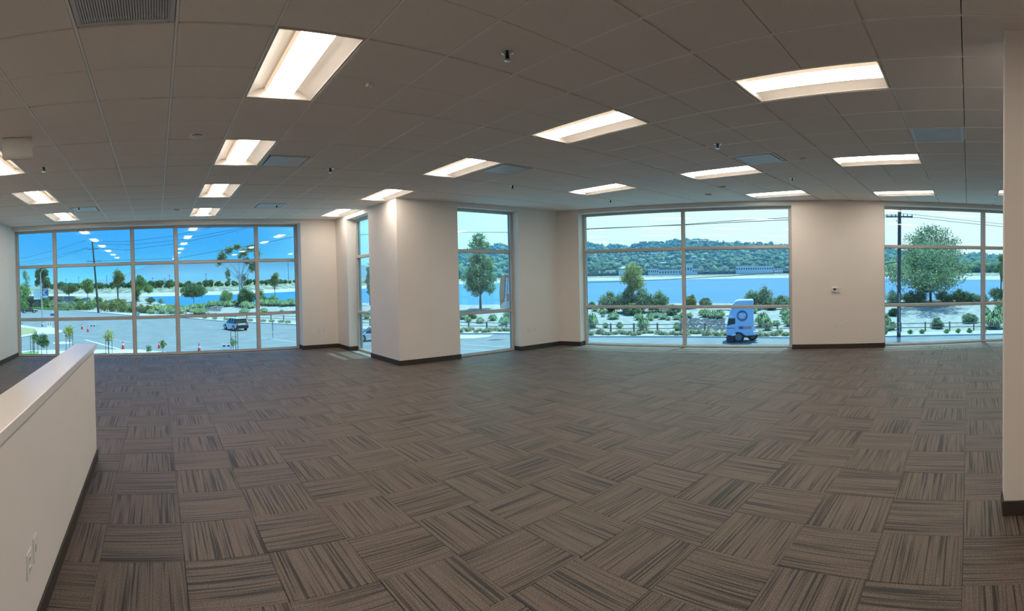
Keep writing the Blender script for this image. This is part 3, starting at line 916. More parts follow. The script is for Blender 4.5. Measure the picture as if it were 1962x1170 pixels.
# ------------------------------------------------------------------ vegetation builders
def leaf_cloud(blobs, n, size, shell=.55, droop=0., elong=1.0, r_=rng):
    """n small leaf quads spread through ellipsoids (cx,cy,cz,rx,ry,rz)"""
    B = np.array(blobs, float); vol = (B[:, 3] * B[:, 4] * B[:, 5]) ** .75; pick = r_.choice(len(B), n, p=vol / vol.sum())
    d = r_.normal(size=(n, 3)); d /= np.linalg.norm(d, axis=1)[:, None]
    rr = (shell + (1 - shell) * r_.random(n)) * (1 + .12 * r_.normal(size=n)); c = B[pick, :3] + d * B[pick, 3:6] * rr[:, None]
    a = r_.normal(size=(n, 3)); a /= np.linalg.norm(a, axis=1)[:, None]
    nrm = d * .6 + r_.normal(size=(n, 3)) * .6; nrm[:, 2] += .3
    nrm /= np.linalg.norm(nrm, axis=1)[:, None]
    a = np.cross(nrm, a); a[:, 2] -= droop; a /= np.linalg.norm(a, axis=1)[:, None]
    b = np.cross(nrm, a); b /= np.linalg.norm(b, axis=1)[:, None]
    s = size * (.6 + .8 * r_.random(n))[:, None]
    v = np.stack([c - a * s * elong, c + b * s * .5 + nrm * s * .15, c + a * s * elong, c - b * s * .5 + nrm * s * .15], 1).reshape(-1, 3)
    return v, np.arange(4 * n).reshape(n, 4)


def blobs_in(w, z0, z1, k, rb=.42, seed=0, flat_=.8, top=1.0):
    """random sub-crowns filling an ellipsoid of half width w between z0 and z1"""
    r_ = random.Random(seed); out = []; zc, hh = (z0 + z1) / 2, (z1 - z0) / 2
    for _ in range(k):
        while True:
            x, y, z = (r_.uniform(-1, 1) for _ in range(3))
            if .15 < x * x + y * y + z * z < .8: break
        q_ = w * rb * r_.uniform(.7, 1.15); out.append((x * w * .8, y * w * .8, zc + z * hh * .85, q_, q_, min(q_ * flat_, hh * .6)))
    return out


def trunk_mesh(mb, h, r0, blobs, stems=1, seed=0, lean=.0):
    r_ = random.Random(seed + 5)
    for s in range(stems):
        a = r_.uniform(0, 6.28); off = .0 if stems == 1 else h * .12
        top = (math.cos(a) * off + lean, math.sin(a) * off, h)
        mb.tube([(math.cos(a) * .1 * (stems > 1), math.sin(a) * .1 * (stems > 1), -.25), (top[0] * .35, top[1] * .35, h * .4), top], [r0, r0 * .75, r0 * .45], 6)
        for b in blobs[s::stems]:
            st = (top[0] * .5, top[1] * .5, h * r_.uniform(.45, .95))
            md = ((st[0] + b[0]) / 2, (st[1] + b[1]) / 2, (st[2] + b[2]) / 2 + .1)
            mb.tube([st, md, (b[0], b[1], b[2])], [r0 * .32, r0 * .22, r0 * .08], 4)


def tree(label, x, yb, yt, wpx, leaf, name='broadleaf_tree', z0f=.25, k=14, n=2600, size=None, barkm=None, stems=1, p=None, rb=.42, shell=.5,
         flat_=.8, droop=0., elong=1., seed=None, group=None, r0=None, lean=0., blobs=None, cat='tree'):
    """a tree whose foot, top and half width are read off the photograph and turned into metres on the ground it stands on"""
    if p is None: p = ground_at(x, yb)
    r_ = rad(p); top = far(x, yt, r_)[2] - p[2]; w = wpx / F * r_
    seed = seed if seed is not None else int(x * 7 + yb)
    bl = blobs(w, top) if blobs else blobs_in(w, top * z0f, top, k, rb, seed, flat_) + ([(0, 0, top * (1 + z0f) / 2, w * .62, w * .62, top * (1 - z0f) * .40)] if rb > .3 and flat_ < 1.15 else [])
    o = empty(name, p, label=label, cat=cat, group=group)
    size = size or max(.07, w * .055)
    v, q_ = leaf_cloud(bl, n, size, shell, droop, elong, np.random.default_rng(seed))
    v[:, 2] = np.clip(v[:, 2], .02, None)
    mb = MB(); trunk_mesh(mb, top * max(z0f, .12) + top * .2, r0 or max(.07, top * .018), bl, stems, seed, lean)
    mb.build('trunk', barkm or bark, o, True)
    npmesh('crown', v, q_, leaf, o)
    return o


def shrub(label, x, yb, yt, wpx, leaf, n=900, k=7, p=None, size=None, seed=None, group=None, cat='shrub', name='shrub', shell=.45, elong=1.):
    if p is None: p = ground_at(x, yb)
    r_ = rad(p); top = max(far(x, yt, r_)[2] - p[2], .15); w = wpx / F * r_ * 1.15
    seed = seed if seed is not None else int(x * 5 + yb)
    rr_s = random.Random(seed); bl = [(0, 0, top * .42, w * .62, w * .62, top * .45)]
    for a_k in range(k):
        an = a_k * 2 * PI / k + rr_s.uniform(-.3, .3); d_k = w * rr_s.uniform(.45, .65); up = rr_s.uniform(.22, .62)
        bl.append((math.cos(an) * d_k, math.sin(an) * d_k, top * up, w * .40, w * .40, top * .30))
    bl += [(rr_s.uniform(-.3, .3) * w, rr_s.uniform(-.3, .3) * w, top * rr_s.uniform(.7, .82), w * .28, w * .28, top * .2) for _ in range(3)]
    o = empty(name, p, label=label, cat=cat, group=group)
    v, q_ = leaf_cloud(bl, int(n * 1.5), size or max(.06, w * .07), shell, 0, elong, np.random.default_rng(seed)); v[:, 2] = np.clip(v[:, 2], .0, None)
    npmesh('foliage', v, q_, leaf, o)
    mb = MB()
    for b in bl[:5]: mb.tube([(0, 0, -.1), (b[0] * .5, b[1] * .5, b[2] * .6), (b[0], b[1], b[2])], [.05, .035, .012], 4)
    mb.build('stem', bark, o)
    return o


def grass_proto(h=1., w=1., n=420, seed=1):
    """fountain grass: arching blades from one foot, built at unit size"""
    r_ = np.random.default_rng(seed); V = []; Q = []
    az = r_.random(n) * 2 * PI; spread = .15 + .85 * r_.random(n) ** .7; hh = h * (.65 + .35 * r_.random(n)) * (1.08 - .35 * spread)
    for a, s, z in zip(az, spread, hh):
        ca, sa = math.cos(a), math.sin(a); tx, ty = -sa * .034, ca * .034
        prof = [(.05 + .38 * s, 0), (.30 + .42 * s, .55 * z), (.30 + .65 * s, z * (.98 - .30 * s)), (.30 + .85 * s, z * (.80 - .62 * s))]
        wd = [1, .9, .6, .05]; b = len(V)
        for (q_, zz), ww in zip(prof, wd):
            q_ *= w * .5 * 1.6
            V += [(q_ * ca + tx * ww * 1.6, q_ * sa + ty * ww * 1.6, zz), (q_ * ca - tx * ww * 1.6, q_ * sa - ty * ww * 1.6, zz)]
        for k in range(3): Q.append((b + 2 * k, b + 2 * k + 1, b + 2 * k + 3, b + 2 * k + 2))
    return np.array(V), np.array(Q)


gmesh = []
for s in range(3):
    v, q_ = grass_proto(seed=s + 1); o = npmesh('fountain_grass', v, q_, grass_mat); gmesh.append(o)
used_g = [False] * 3


def grass(x, yb, yt, wpx, label, group):
    k = random.randrange(3); p = ground_at(x, yb); r_ = rad(p); h = max(far(x, yt, r_)[2] - p[2], .2); w = wpx / F * r_ * 1.35
    if used_g[k]: o = gmesh[k].copy(); COL.objects.link(o)
    else: o = gmesh[k]; used_g[k] = True
    o.location = [float(c) for c in p]; o.scale = (w, w, h * 1.1); o.rotation_euler = (0, 0, random.random() * 6.28)
    tag(o, label, 'grass clump', group); return o


# soft green clumps on the slope, left window (beyond the road)
gl_ = 'soft fountain grasses on the far side of the road, left window'
for i, (x, yb, w) in enumerate([(285, 596, 8), (302, 594, 9), (318, 597, 9), (330, 600, 8), (345, 601, 9), (358, 596, 8), (370, 591, 7), (383, 590, 7), (396, 588, 6), (377, 602, 9), (387, 600, 8),
                                (405, 587, 8), (415, 585, 7), (425, 586, 7), (436, 588, 9), (447, 586, 8), (458, 587, 8), (470, 589, 9), (480, 591, 9), (470, 599, 7), (466, 600, 6), (500, 584, 8),
                                (512, 585, 8), (523, 585, 8), (535, 585, 8), (546, 586, 8), (557, 584, 9), (506, 598, 6), (540, 597, 3), (566, 585, 8), (340, 592, 7), (310, 600, 7), (325, 592, 8), (290, 601, 7)]):
    grass(x, yb, yb - w * 1.5, w * 1.3, 'pale green fountain grass clump on the bank beyond the road, left window', gl_)
gr_ = {'a': 'fountain grasses on the gravel slope, left bay of the two-bay window', 'b': 'fountain grasses on the gravel slope, right bay of the two-bay window',
       'c': 'fountain grasses below the big leafy tree', 'd': 'fountain grasses in the inner wall window'}
lb_ = {'a': 'green fountain grass clump on the gravel slope left of the dark rock bed', 'b': 'green fountain grass clump on the gravel slope behind the truck cab',
       'c': 'green fountain grass clump on the slope beside the big leafy tree', 'd': 'green fountain grass clump behind the rail fence, inner wall window'}
for g_, x, yb, yt, w in [('a', 1134, 628, 598, 12), ('a', 1154, 602, 588, 7), ('a', 1155, 608, 600, 4), ('a', 1175, 612, 596, 11), ('a', 1160, 627, 617, 6), ('a', 1187, 629, 616, 7), ('a', 1171, 596, 588, 7),
                        ('a', 1224, 613, 598, 10), ('a', 1232, 633, 605, 12), ('a', 1245, 611, 597, 7), ('a', 1257, 608, 597, 8), ('a', 1270, 611, 600, 9), ('a', 1296, 612, 602, 8), ('a', 1297, 632, 616, 8),
                        ('a', 1140, 595, 588, 7), ('a', 1247, 614, 605, 6), ('a', 1280, 613, 606, 5), ('a', 1308, 608, 597, 7),
                        ('b', 1321, 609, 598, 7), ('b', 1352, 607, 590, 11), ('b', 1365, 609, 594, 11), ('b', 1379, 610, 592, 11), ('b', 1449, 594, 584, 9), ('b', 1461, 625, 597, 15), ('b', 1470, 632, 608, 10),
                        ('b', 1487, 624, 612, 8), ('b', 1504, 606, 588, 10), ('b', 1513, 625, 603, 11), ('b', 1445, 600, 588, 7), ('b', 1506, 616, 600, 9), ('b', 1346, 603, 592, 8), ('b', 1470, 592, 585, 6),
                        ('c', 1697, 622, 600, 10), ('c', 1709, 632, 614, 9), ('c', 1700, 633, 616, 8), ('c', 1821, 581, 571, 6), ('c', 1748, 580, 573, 5), ('c', 1905, 628, 596, 20), ('c', 1890, 603, 588, 9), ('c', 1913, 612, 585, 14), ('c', 1885, 590, 583, 6), ('c', 1918, 590, 572, 12),
                        ('d', 897, 617, 605, 7), ('d', 920, 619, 607, 8), ('d', 944, 614, 601, 9), ('d', 965, 622, 605, 10), ('d', 978, 618, 603, 9), ('d', 886, 612, 598, 8), ('d', 702, 610, 596, 8), ('d', 712, 603, 592, 9)]:
    grass(x, yb, yt, w, lb_[g_], gr_[g_])

# rosette plants along the kerb
v, q_ = leaf_cloud([(0, 0, .16, .36, .36, .20)], 90, .12, .3, 0, 1.5); v[:, 2] = np.abs(v[:, 2])
rp = npmesh('rosette_plant', v, q_, succ_mat); firstr = True
for i in range(46):
    x = 1122 + i * 9.1 + random.uniform(-2, 2)
    if i >= 43: x = [1530, 1538, 1546][i - 43]
    t = random.uniform(.2, .75); p = flat(x, rc_(x) * (1 - t) + rf_(x) * t, G + .05)
    o = rp if firstr else rp.copy()
    if not firstr: COL.objects.link(o)
    firstr = False; o.location = [float(c) for c in p]; s = random.uniform(.8, 1.35); o.scale = (s, s, s * random.uniform(.8, 1.2)); o.rotation_euler = (0, 0, random.random() * 6)
    tag(o, 'low brown-green plant in the pale strip along the far kerb, two-bay window', 'plant', 'low plants along the far kerb, two-bay window')
for i in range(14):
    x = 880 + i * 7.6; t = random.uniform(.2, .75); p = flat(x, rc_(x) * (1 - t) + rf_(x) * t, G + .05)
    o = rp.copy(); COL.objects.link(o); o.location = [float(c) for c in p]; s = random.uniform(.8, 1.3); o.scale = (s, s, s); o.rotation_euler = (0, 0, random.random() * 6)
    tag(o, 'low brown-green plant along the far kerb, seen in the inner wall window', 'plant', 'low plants along the far kerb, inner wall window')
for i, (x, yb) in enumerate([(391, 613), (410, 613), (432, 613), (478, 618), (503, 617), (519, 618), (550, 619), (537, 620)]):
    p = flat(x, rc_(x) * .6 + rf_(x) * .4, G + .05); o = rp.copy(); COL.objects.link(o); o.location = [float(c) for c in p]; o.scale = (1.3, 1.3, 1.2)
    tag(o, 'low green plant along the kerb behind the white car, left window', 'plant', 'low plants along the far kerb, left window')
for x, w, lab in [(1744, 6, 'round yellow-green bush by the kerb just right of the thick utility pole'), (1767, 7, 'second round yellow-green kerb bush right of the thick utility pole'),
                  (1814, 6, 'round yellow-green kerb bush left of the middle of the fence by the big tree'), (1836, 5, 'smallest round kerb bush before the dark tree shade'),
                  (1858, 6, 'round kerb bush left of the window mullion near the wall end'), (1885, 5, 'round kerb bush just right of the window mullion near the wall end'), (1697, 4, 'tiny kerb bush at the left edge of the big tree window')]:
    yb = pl(x, CURB) - 4.5; shrub(lab, x, 0, yb - 10, w, leaf_yellow if 0 else leaf_bright, 260, 4, p=flat(x, rc_(x) * .55 + rf_(x) * .45, G + .04), group='round bushes along the kerb', cat='bush', name='kerb_bush')

# dark rock bed and scattered stones
def stones(name, spots, label, n, smin, smax, reg):
    mb = MB(); r_ = random.Random(3)
    for _ in range(n):
        x = r_.uniform(reg[0], reg[1]); y = r_.uniform(reg[2], reg[3]); p = ground_at(x, y); s = r_.uniform(smin, smax)
        pts = []
        for (a, b, c) in [(1, 0, 0), (0, 1, 0), (-1, 0, 0), (0, -1, 0), (0, 0, .75), (0, 0, -.4)]:
            k = s * r_.uniform(.7, 1.2); pts.append((p[0] + a * k, p[1] + b * k, p[2] + c * k))
        mb.add(pts, [(0, 1, 4), (1, 2, 4), (2, 3, 4), (3, 0, 4), (1, 0, 5), (2, 1, 5), (3, 2, 5), (0, 3, 5)])
    o = mb.build(name, stone); tag(o, label, 'rocks', kind='stuff')


stones('rock_bed', 0, 'bed of dark broken rocks on the slope behind the rail fence', 420, .13, .30, (1303, 1388, 610, 634))
stones('rock_patch', 0, 'patch of dark rocks on the bank beyond the road, left window', 150, .2, .4, (393, 424, 588, 596))
pth = MB()
for a in range(1240, 1520, 10):
    p, q2, r3, s4 = (tpt(a, pl(a, CREST) + 7), tpt(a + 10, pl(a + 10, CREST) + 7), tpt(a + 10, pl(a + 10, CREST) + 13), tpt(a, pl(a, CREST) + 13))
    pth.add([tuple(v + np.array([0, 0, .10])) for v in (s4, r3, q2, p)], [(0, 1, 2, 3)])
for a in range(1680, 1940, 10):
    p, q2, r3, s4 = (tpt(a, pl(a, CREST)), tpt(a + 10, pl(a + 10, CREST)), tpt(a + 10, pl(a + 10, CREST) + 5), tpt(a, pl(a, CREST) + 5))
    pth.add([tuple(v + np.array([0, 0, .12])) for v in (s4, r3, q2, p)], [(0, 1, 2, 3)])
tag(pth.build('path', concrete), kind='structure')


# ------------------------------------------------------------------ trees and shrubs
def dome(w, h):     # clipped umbrella crown: flat underside
    return [(math.cos(a) * w * .5, math.sin(a) * w * .5, h * .62, w * .5, w * .5, h * .24) for a in np.linspace(0, 5.3, 7)] + [(0, 0, h * .72, w * .6, w * .6, h * .28), (0, 0, h * .5, w * .75, w * .75, h * .12)]


tree('bright green street tree cut by the left window edge', 38, 620, 540, 27, leaf_bright, n=3800, z0f=.28, size=.17)
tree('tall dark eucalyptus behind the lamp post banners', 84, 570, 509, 17, leaf_dark, 'eucalyptus_tree', z0f=.12, n=3600, k=18, rb=.4, size=.28, flat_=1.2)
tree('pale wispy tree left of the dark eucalyptus', 52, 572, 512, 14, leaf_grey, n=900, z0f=.1, size=.25, k=12, flat_=1.3)
tree('spreading oak left of the leaning pole', 133, 575, 543, 22, leaf_dark, 'oak_tree', z0f=.38, n=2600, k=12, size=.24, flat_=.55)
tree('dense round-topped tree just left of the leaning pole', 169, 573, 527, 14, leaf_mid, n=2800, z0f=.15, k=12, size=.24)
tree('golden green tree with open forked trunk right of the leaning pole', 227, 574, 509, 16, leaf_olive, n=2400, z0f=.32, k=13, size=.24, stems=2, flat_=1.1)
tree('dark green tree at the second mullion of the left window', 267, 576, 521, 16, leaf_mid, n=2600, z0f=.1, k=12, size=.22)
tree('narrow dark conifer beside the second mullion, left window', 262, 582, 548, 8, leaf_dark, 'conifer', z0f=.08, n=1500, k=10, size=.16)
tree('low broad tree at the water edge right of the second mullion', 285, 560, 543, 14, leaf_mid, n=1600, z0f=.1, k=9, size=.2, p=far(285, 562, 160))
tree('clipped umbrella-shaped tree in front of the lake', 372, 585, 541, 27, leaf_dark, 'umbrella_tree', n=5200, z0f=.34, size=.2, blobs=dome, shell=.75)
eu = lambda w, h: [(-.75 * w, 0, .80 * h, w * .22, w * .22, h * .10), (-.9 * w, .2, .72 * h, w * .16, w * .16, h * .09), (-.45 * w, .3, .90 * h, w * .2, w * .2, h * .08), (-.1 * w, -.4, .95 * h, w * .2, w * .2, h * .06),
                   (.2 * w, .2, .86 * h, w * .2, w * .2, h * .08), (.5 * w, 0, .93 * h, w * .22, w * .22, h * .07), (.8 * w, .3, .84 * h, w * .2, w * .2, h * .1), (.3 * w, 0, .72 * h, w * .16, w * .16, h * .07),
                   (-.55 * w, 0, .52 * h, w * .13, w * .13, h * .1), (.55 * w, 0, .62 * h, w * .2, w * .2, h * .1), (-.5 * w, 0, .40 * h, w * .1, w * .1, h * .07), (.15 * w, .2, .44 * h, w * .13, w * .13, h * .09),
                   (.75 * w, .1, .70 * h, w * .14, w * .14, h * .06), (0, 0, .8 * h, w * .12, w * .12, h * .05)]
tree('tall open eucalyptus with white trunk above the bushes', 462, 584, 467, 44, leaf_olive, 'eucalyptus_tree', n=4200, z0f=.3, size=.2, stems=2, barkm=white_bark, blobs=eu, shell=.3, r0=.32)
tree('small dark tree on the far side near the right mullion, left window', 527, 561, 520, 14, leaf_olive, n=1300, z0f=.25, k=8, size=.2, p=far(527, 566, 140))
shrub('large dark green shrub beneath the tall eucalyptus', 472, 586, 549, 18, leaf_dark, 2600, 10)
shrub('large dark green shrub at the right mullion of the left window', 500, 582, 552, 14, leaf_mid, 1800, 8)
shrub('yellowish shrub left of the dark shrub in front of the lake', 434, 584, 555, 14, leaf_mid, 1800, 8)
shrub('low green shrub at the lake edge right of the mullion, left window', 524, 580, 564, 12, leaf_bright, 1200, 7)
shrub('low dark shrub at the lake edge near the second mullion', 289, 581, 568, 10, leaf_dark, 1000, 6)
shrub('small pointed grey-green shrub in front of the lake', 309, 583, 569, 7, leaf_grey, 800, 5)
for i, (x, yb, yt, w, lf) in enumerate([(72, 590, 574, 12, leaf_grey), (90, 590, 570, 12, leaf_mid), (104, 591, 572, 12, leaf_grey), (120, 592, 575, 13, leaf_grey), (138, 593, 576, 14, leaf_grey), (155, 594, 574, 14, leaf_mid),
                                        (172, 594, 573, 13, leaf_mid), (200, 596, 574, 15, leaf_olive), (218, 597, 573, 15, leaf_olive), (236, 598, 574, 14, leaf_olive), (252, 598, 576, 12, leaf_mid), (270, 599, 580, 12, leaf_olive),
                                        (284, 598, 583, 10, leaf_olive), (112, 584, 571, 14, leaf_mid), (188, 584, 567, 12, leaf_mid), (228, 585, 570, 16, leaf_olive), (60, 584, 568, 14, leaf_mid), (150, 583, 570, 13, leaf_dark), (86, 583, 566, 12, leaf_dark)]):
    nm = 'olive-brown shrub in the thicket right of the leaning pole' if lf is leaf_olive else 'green shrub in the thicket left of the leaning pole'
    shrub(nm, x, yb, yt, w, lf, 1100, 7, group='thicket right of the leaning pole' if lf is leaf_olive else 'thicket left of the leaning pole')
hg = MB()
pts = [at(x, pl(x, CURB) - .5, G) for x in range(66, 134, 6)]
for k in range(len(pts) - 1):
    a, b = pts[k], pts[k + 1]; hg.add([tuple(a), tuple(b), tuple(b + np.array([.3, .9, 0])), tuple(a + np.array([.3, .9, 0]))] + [tuple(v + np.array([0, 0, .55])) for v in (a, b, b + np.array([.3, .9, 0]), a + np.array([.3, .9, 0]))],
                                     [(0, 1, 5, 4), (4, 5, 6, 7), (3, 2, 1, 0), (1, 2, 6, 5), (2, 3, 7, 6), (3, 0, 4, 7)])
hob = empty('clipped_hedge', label='low clipped hedge along the kerb at the far left', cat='hedge')
hg.build('hedge_core', leaf_mid, hob)
bl = [((pts[k][0]), (pts[k][1]) + .4, pts[k][2] + .35, 2.4, .8, .4) for k in range(len(pts))]
v, q_ = leaf_cloud(bl, 3500, .14, .8); npmesh('hedge_leaves', v, q_, leaf_mid, hob)

# inner wall window
tree('tall slender-topped tree filling the inner wall window', 921, 592, 444, 38, leaf_syc, n=9000, z0f=.12, k=26, rb=.33, size=.16, flat_=1.0,
     blobs=lambda w, h: [(0, 0, .93 * h, w * .38, w * .38, h * .06), (-.15 * w, 0, .84 * h, w * .45, w * .45, h * .08), (.3 * w, 0, .83 * h, w * .35, w * .35, h * .07)] + blobs_in(w, .10 * h, .76 * h, 22, .34, 3, 1.0))
tree('blue-green tree seen through the narrow side window', 709, 566, 500, 9, leaf_grey, n=1600, z0f=.1, k=9, size=.2, p=far(709, 582, 100))
shrub('dark round bush low in the inner wall window', 905, 610, 598, 10, leaf_dark, 900)
shrub('grey-green bush by the frame of the inner wall window', 972, 612, 592, 10, leaf_grey, 900)

# two-bay window
tree('yellow-green willow with drooping sprays in front of the lake', 1212, 596, 494, 24, leaf_willow, 'willow_tree', n=4200, z0f=.30, k=16, size=.13, droop=1.4, elong=1.6, rb=.4, flat_=1.0, shell=.3)
tree('thin dark far tree left of the willow', 1146, 556, 499, 9, leaf_grey, n=900, z0f=.2, k=8, size=.9, p=far(1146, 527, shore_r(1146) * 1.12))
for i, (x, yb, yt, w, lf, lab) in enumerate([(1168, 597, 556, 21, leaf_bush, 'left end of the big green bush below the willow'), (1196, 598, 550, 20, leaf_bush, 'tall green bush directly below the willow'),
                                             (1228, 598, 546, 21, leaf_bush, 'tall green bush right of the willow trunk'), (1262, 597, 553, 22, leaf_bush, 'dark leafy bush left of the two-bay mullion'),
                                             (1213, 602, 580, 16, leaf_bush, 'low dark bush in front of the willow bushes'), (1290, 603, 582, 14, leaf_grey, 'low grey-green bush just left of the two-bay mullion'),
                                             (1322, 592, 564, 13, leaf_olive, 'reddish green bush just right of the two-bay mullion'), (1352, 588, 570, 12, leaf_grey, 'pale low bush between the mullion and the truck cab'),
                                             (1440, 590, 553, 17, leaf_grey, 'grey-green bush behind the truck cab'), (1466, 590, 546, 17, leaf_grey, 'tall grey-green bush right of the truck cab'),
                                             (1498, 589, 564, 17, leaf_grey, 'spiky grey-green bush at the right end of the two-bay window'), (1478, 594, 584, 9, leaf_bush, 'small dark bush low on the slope right of the truck cab'),
                                             (1133, 590, 578, 9, leaf_grey, 'pale low bush at the left edge of the two-bay window')]):
    shrub(lab, x, yb, yt, w, lf, 1900, 9, cat='bush', name='bush', size=.13)

# window with the big leafy tree
tree('big leafy tree behind the thick utility pole', 1783, 579, 427, 72, leaf_syc, 'sycamore_tree', n=24000, z0f=.10, k=44, rb=.24, size=.17, barkm=bark, shell=.35, flat_=.9,
     blobs=lambda w, h: [(0, -.05 * w, .92 * h, w * .30, w * .3, h * .08), (0, .18 * w, .89 * h, w * .3, w * .3, h * .09), (0, -.3 * w, .86 * h, w * .3, w * .3, h * .1), (0, .42 * w, .80 * h, w * .34, w * .34, h * .1), (0, -.5 * w, .76 * h, w * .34, w * .34, h * .11), (0, -.62 * w, .62 * h, w * .32, w * .32, h * .11), (0, .66 * w, .66 * h, w * .32, w * .32, h * .11), (0, -.9 * w, .44 * h, w * .3, w * .3, h * .13), (0, .92 * w, .46 * h, w * .28, w * .28, h * .12)] + blobs_in(w, .06 * h, .84 * h, 46, .30, 11, .9) + [(-w * random.Random(k).uniform(.5, 2.1), w * random.Random(k + 50).uniform(-.7, .7), h * random.Random(k + 90).uniform(.22, .66), .35 * w, .35 * w, .14 * h) for k in range(16)] + [(0, 0, .42 * h, .8 * w, .8 * w, .33 * h), (0, 0, .74 * h, .5 * w, .5 * w, .2 * h)] +  # includes clumps stretched towards the room, shaped to throw wider shade on the slope
     [(-1.0 * w, 0, .38 * h, w * .3, w * .3, h * .12), (.95 * w, 0, .40 * h, w * .26, w * .26, h * .1), (.75 * w, 0, .5 * h, w * .26, w * .26, h * .1)])
for i, (x, yb, yt, w, lf, lab) in enumerate([(1762, 580, 556, 17, leaf_bush, 'leafy bush just left of the big tree trunk'), (1808, 580, 555, 18, leaf_bush, 'leafy bush touching the right side of the big tree trunk'), (1850, 580, 556, 15, leaf_bush, 'second leafy bush right of the big tree trunk'), (1882, 579, 562, 13, leaf_grey, 'grey bush behind the last mullion'), (1712, 581, 553, 18, leaf_grey, 'leafy bush left of the thick utility pole'), (1742, 580, 556, 16, leaf_grey, 'leafy bush just right of the thick utility pole'),
                                             (1835, 580, 552, 18, leaf_mid, 'leafy bush right of the big tree trunk'), (1864, 580, 560, 14, leaf_grey, 'pale grey bush left of the last mullion'),
                                             (1912, 577, 549, 18, leaf_dark, 'dark green bush right of the last mullion'), (1858, 619, 599, 16, leaf_grey, 'wispy pale bush at the edge of the tree shade'),
                                             (1796, 629, 608, 13, leaf_grey, 'wispy grey bush in the shade behind the fence'), (1711, 606, 590, 9, leaf_dark, 'dark bush left of the thick utility pole'), (1884, 592, 584, 5, leaf_dark, 'small dark plant beside the last mullion')]):
    shrub(lab, x, yb, yt, w, lf, 1300, 8, cat='bush', name='bush', size=.11)
tree('slim upright young tree at the wall end', 1918, 575, 452, 10, leaf_mid, n=900, z0f=.12, k=9, size=.13, flat_=1.4, rb=.5)

# far shore trees: three kinds, copied
protos = []
for s in range(3):
    o = empty('shore_tree', (0, 0, 0)); bl = blobs_in(4.2, 1.2, 7.5, 9, .48, 40 + s)
    v, q_ = leaf_cloud(bl, 420, .95, .6, 0, 1, np.random.default_rng(s)); npmesh('crown', v, q_, far_leaf, o)
    mb = MB(); mb.tube([(0, 0, -1), (0, 0, 3.5)], [.3, .2], 5); mb.build('trunk', bark, o); protos.append(o)
usedp = [False] * 3


def far_tree(x, p, s, label, group):
    k = random.randrange(3)
    if usedp[k]: o = copy_tree(protos[k])
    else: o = protos[k]; usedp[k] = True
    o.location = [float(c) for c in p]; o.scale = (s * random.uniform(.9, 1.3), s * random.uniform(.9, 1.3), s); o.rotation_euler = (0, 0, random.random() * 6)
    tag(o, label, 'tree', group)


for i in range(70):
    x = 100 + i * 6.8 + random.uniform(-3, 3); b = bank_top(x); r_ = rad(b) * random.uniform(1.05, 1.25); s = random.uniform(.6, 1.15) * (1.25 if x < 330 else 1)
    far_tree(x, flat(x, r_, b[2] + .5), s, 'distant bushy tree on the far bank of the lake, left window', 'far bank trees, left window')
for i in range(10):
    x = 872 + i * 12; b = bank_top(x); far_tree(x, flat(x, rad(b) * 1.1, b[2]), 1.6 * random.uniform(.8, 1.3), 'distant tree across the lake, inner wall window', 'far bank trees, inner wall window')
for i in range(52):
    x = 1122 + i * 7.7 + random.uniform(-3, 3); b = bank_top(x); far_tree(x, flat(x, rad(b) * random.uniform(1.07, 1.16), b[2] + 2), random.uniform(1.1, 2.0), 'distant round tree across the lake, two-bay window', 'far bank trees, two-bay window')
for i in range(26):
    x = 1694 + i * 10 + random.uniform(-4, 4); b = bank_top(x); far_tree(x, flat(x, rad(b) * random.uniform(1.06, 1.2), b[2]), random.uniform(.9, 1.5), 'distant tree across the lake, window with the big tree', 'far bank trees, big tree window')

# hillside woodland and houses
V = []; Q = []; base_ = 0
ico = np.array([(0, 0, 1), (.89, 0, .45), (.28, .85, .45), (-.72, .53, .45), (-.72, -.53, .45), (.28, -.85, .45), (.72, .53, -.45), (-.28, .85, -.45), (-.89, 0, -.45), (-.28, -.85, -.45), (.72, -.53, -.45), (0, 0, -1)], float)
icof = np.array([(0, 1, 2), (0, 2, 3), (0, 3, 4), (0, 4, 5), (0, 5, 1), (1, 6, 2), (2, 7, 3), (3, 8, 4), (4, 9, 5), (5, 10, 1), (6, 7, 2), (7, 8, 3), (8, 9, 4), (9, 10, 5), (10, 6, 1), (11, 7, 6), (11, 8, 7), (11, 9, 8), (11, 10, 9), (11, 6, 10)])


def hill_pt(x, u):
    yr = pl(x, RIDGE) + 1.5 * math.sin(x * .11) + math.sin(x * .31); r_ = max(shore_r(x) * 1.25 * (1 - u) + HR * u, shore_r(x) * 1.12)
    yb = pl(x, SHORE) - 14; return far(x, yb + (yr - yb) * (u ** .8), r_)


for i in range(5200):
    x = rng.uniform(860, 2000); u = rng.random() ** .8 if i > 700 else rng.uniform(.97, 1.0)
    if 1000 < x < 1100: continue
    p = hill_pt(x, u); s = rng.uniform(4.5, 11) * (1 if u < .97 else rng.uniform(.7, 1.15)); a = rng.random() * 6.28
    c_, s_ = math.cos(a), math.sin(a); R3 = np.array([[c_, -s_, 0], [s_, c_, 0], [0, 0, 1]])
    V.append((ico * np.array([s, s, s * rng.uniform(.6, 1.3)]) * (1 + .25 * rng.normal(size=(12, 1)))) @ R3.T + p + np.array([0, 0, s * .35])); Q.append(icof + base_); base_ += 12
hw_ = npmesh('woodland', np.vstack(V), np.vstack(Q), far_leaf); tag(hw_, 'scattered dark woodland covering the hills beyond the lake', 'trees', kind='stuff')


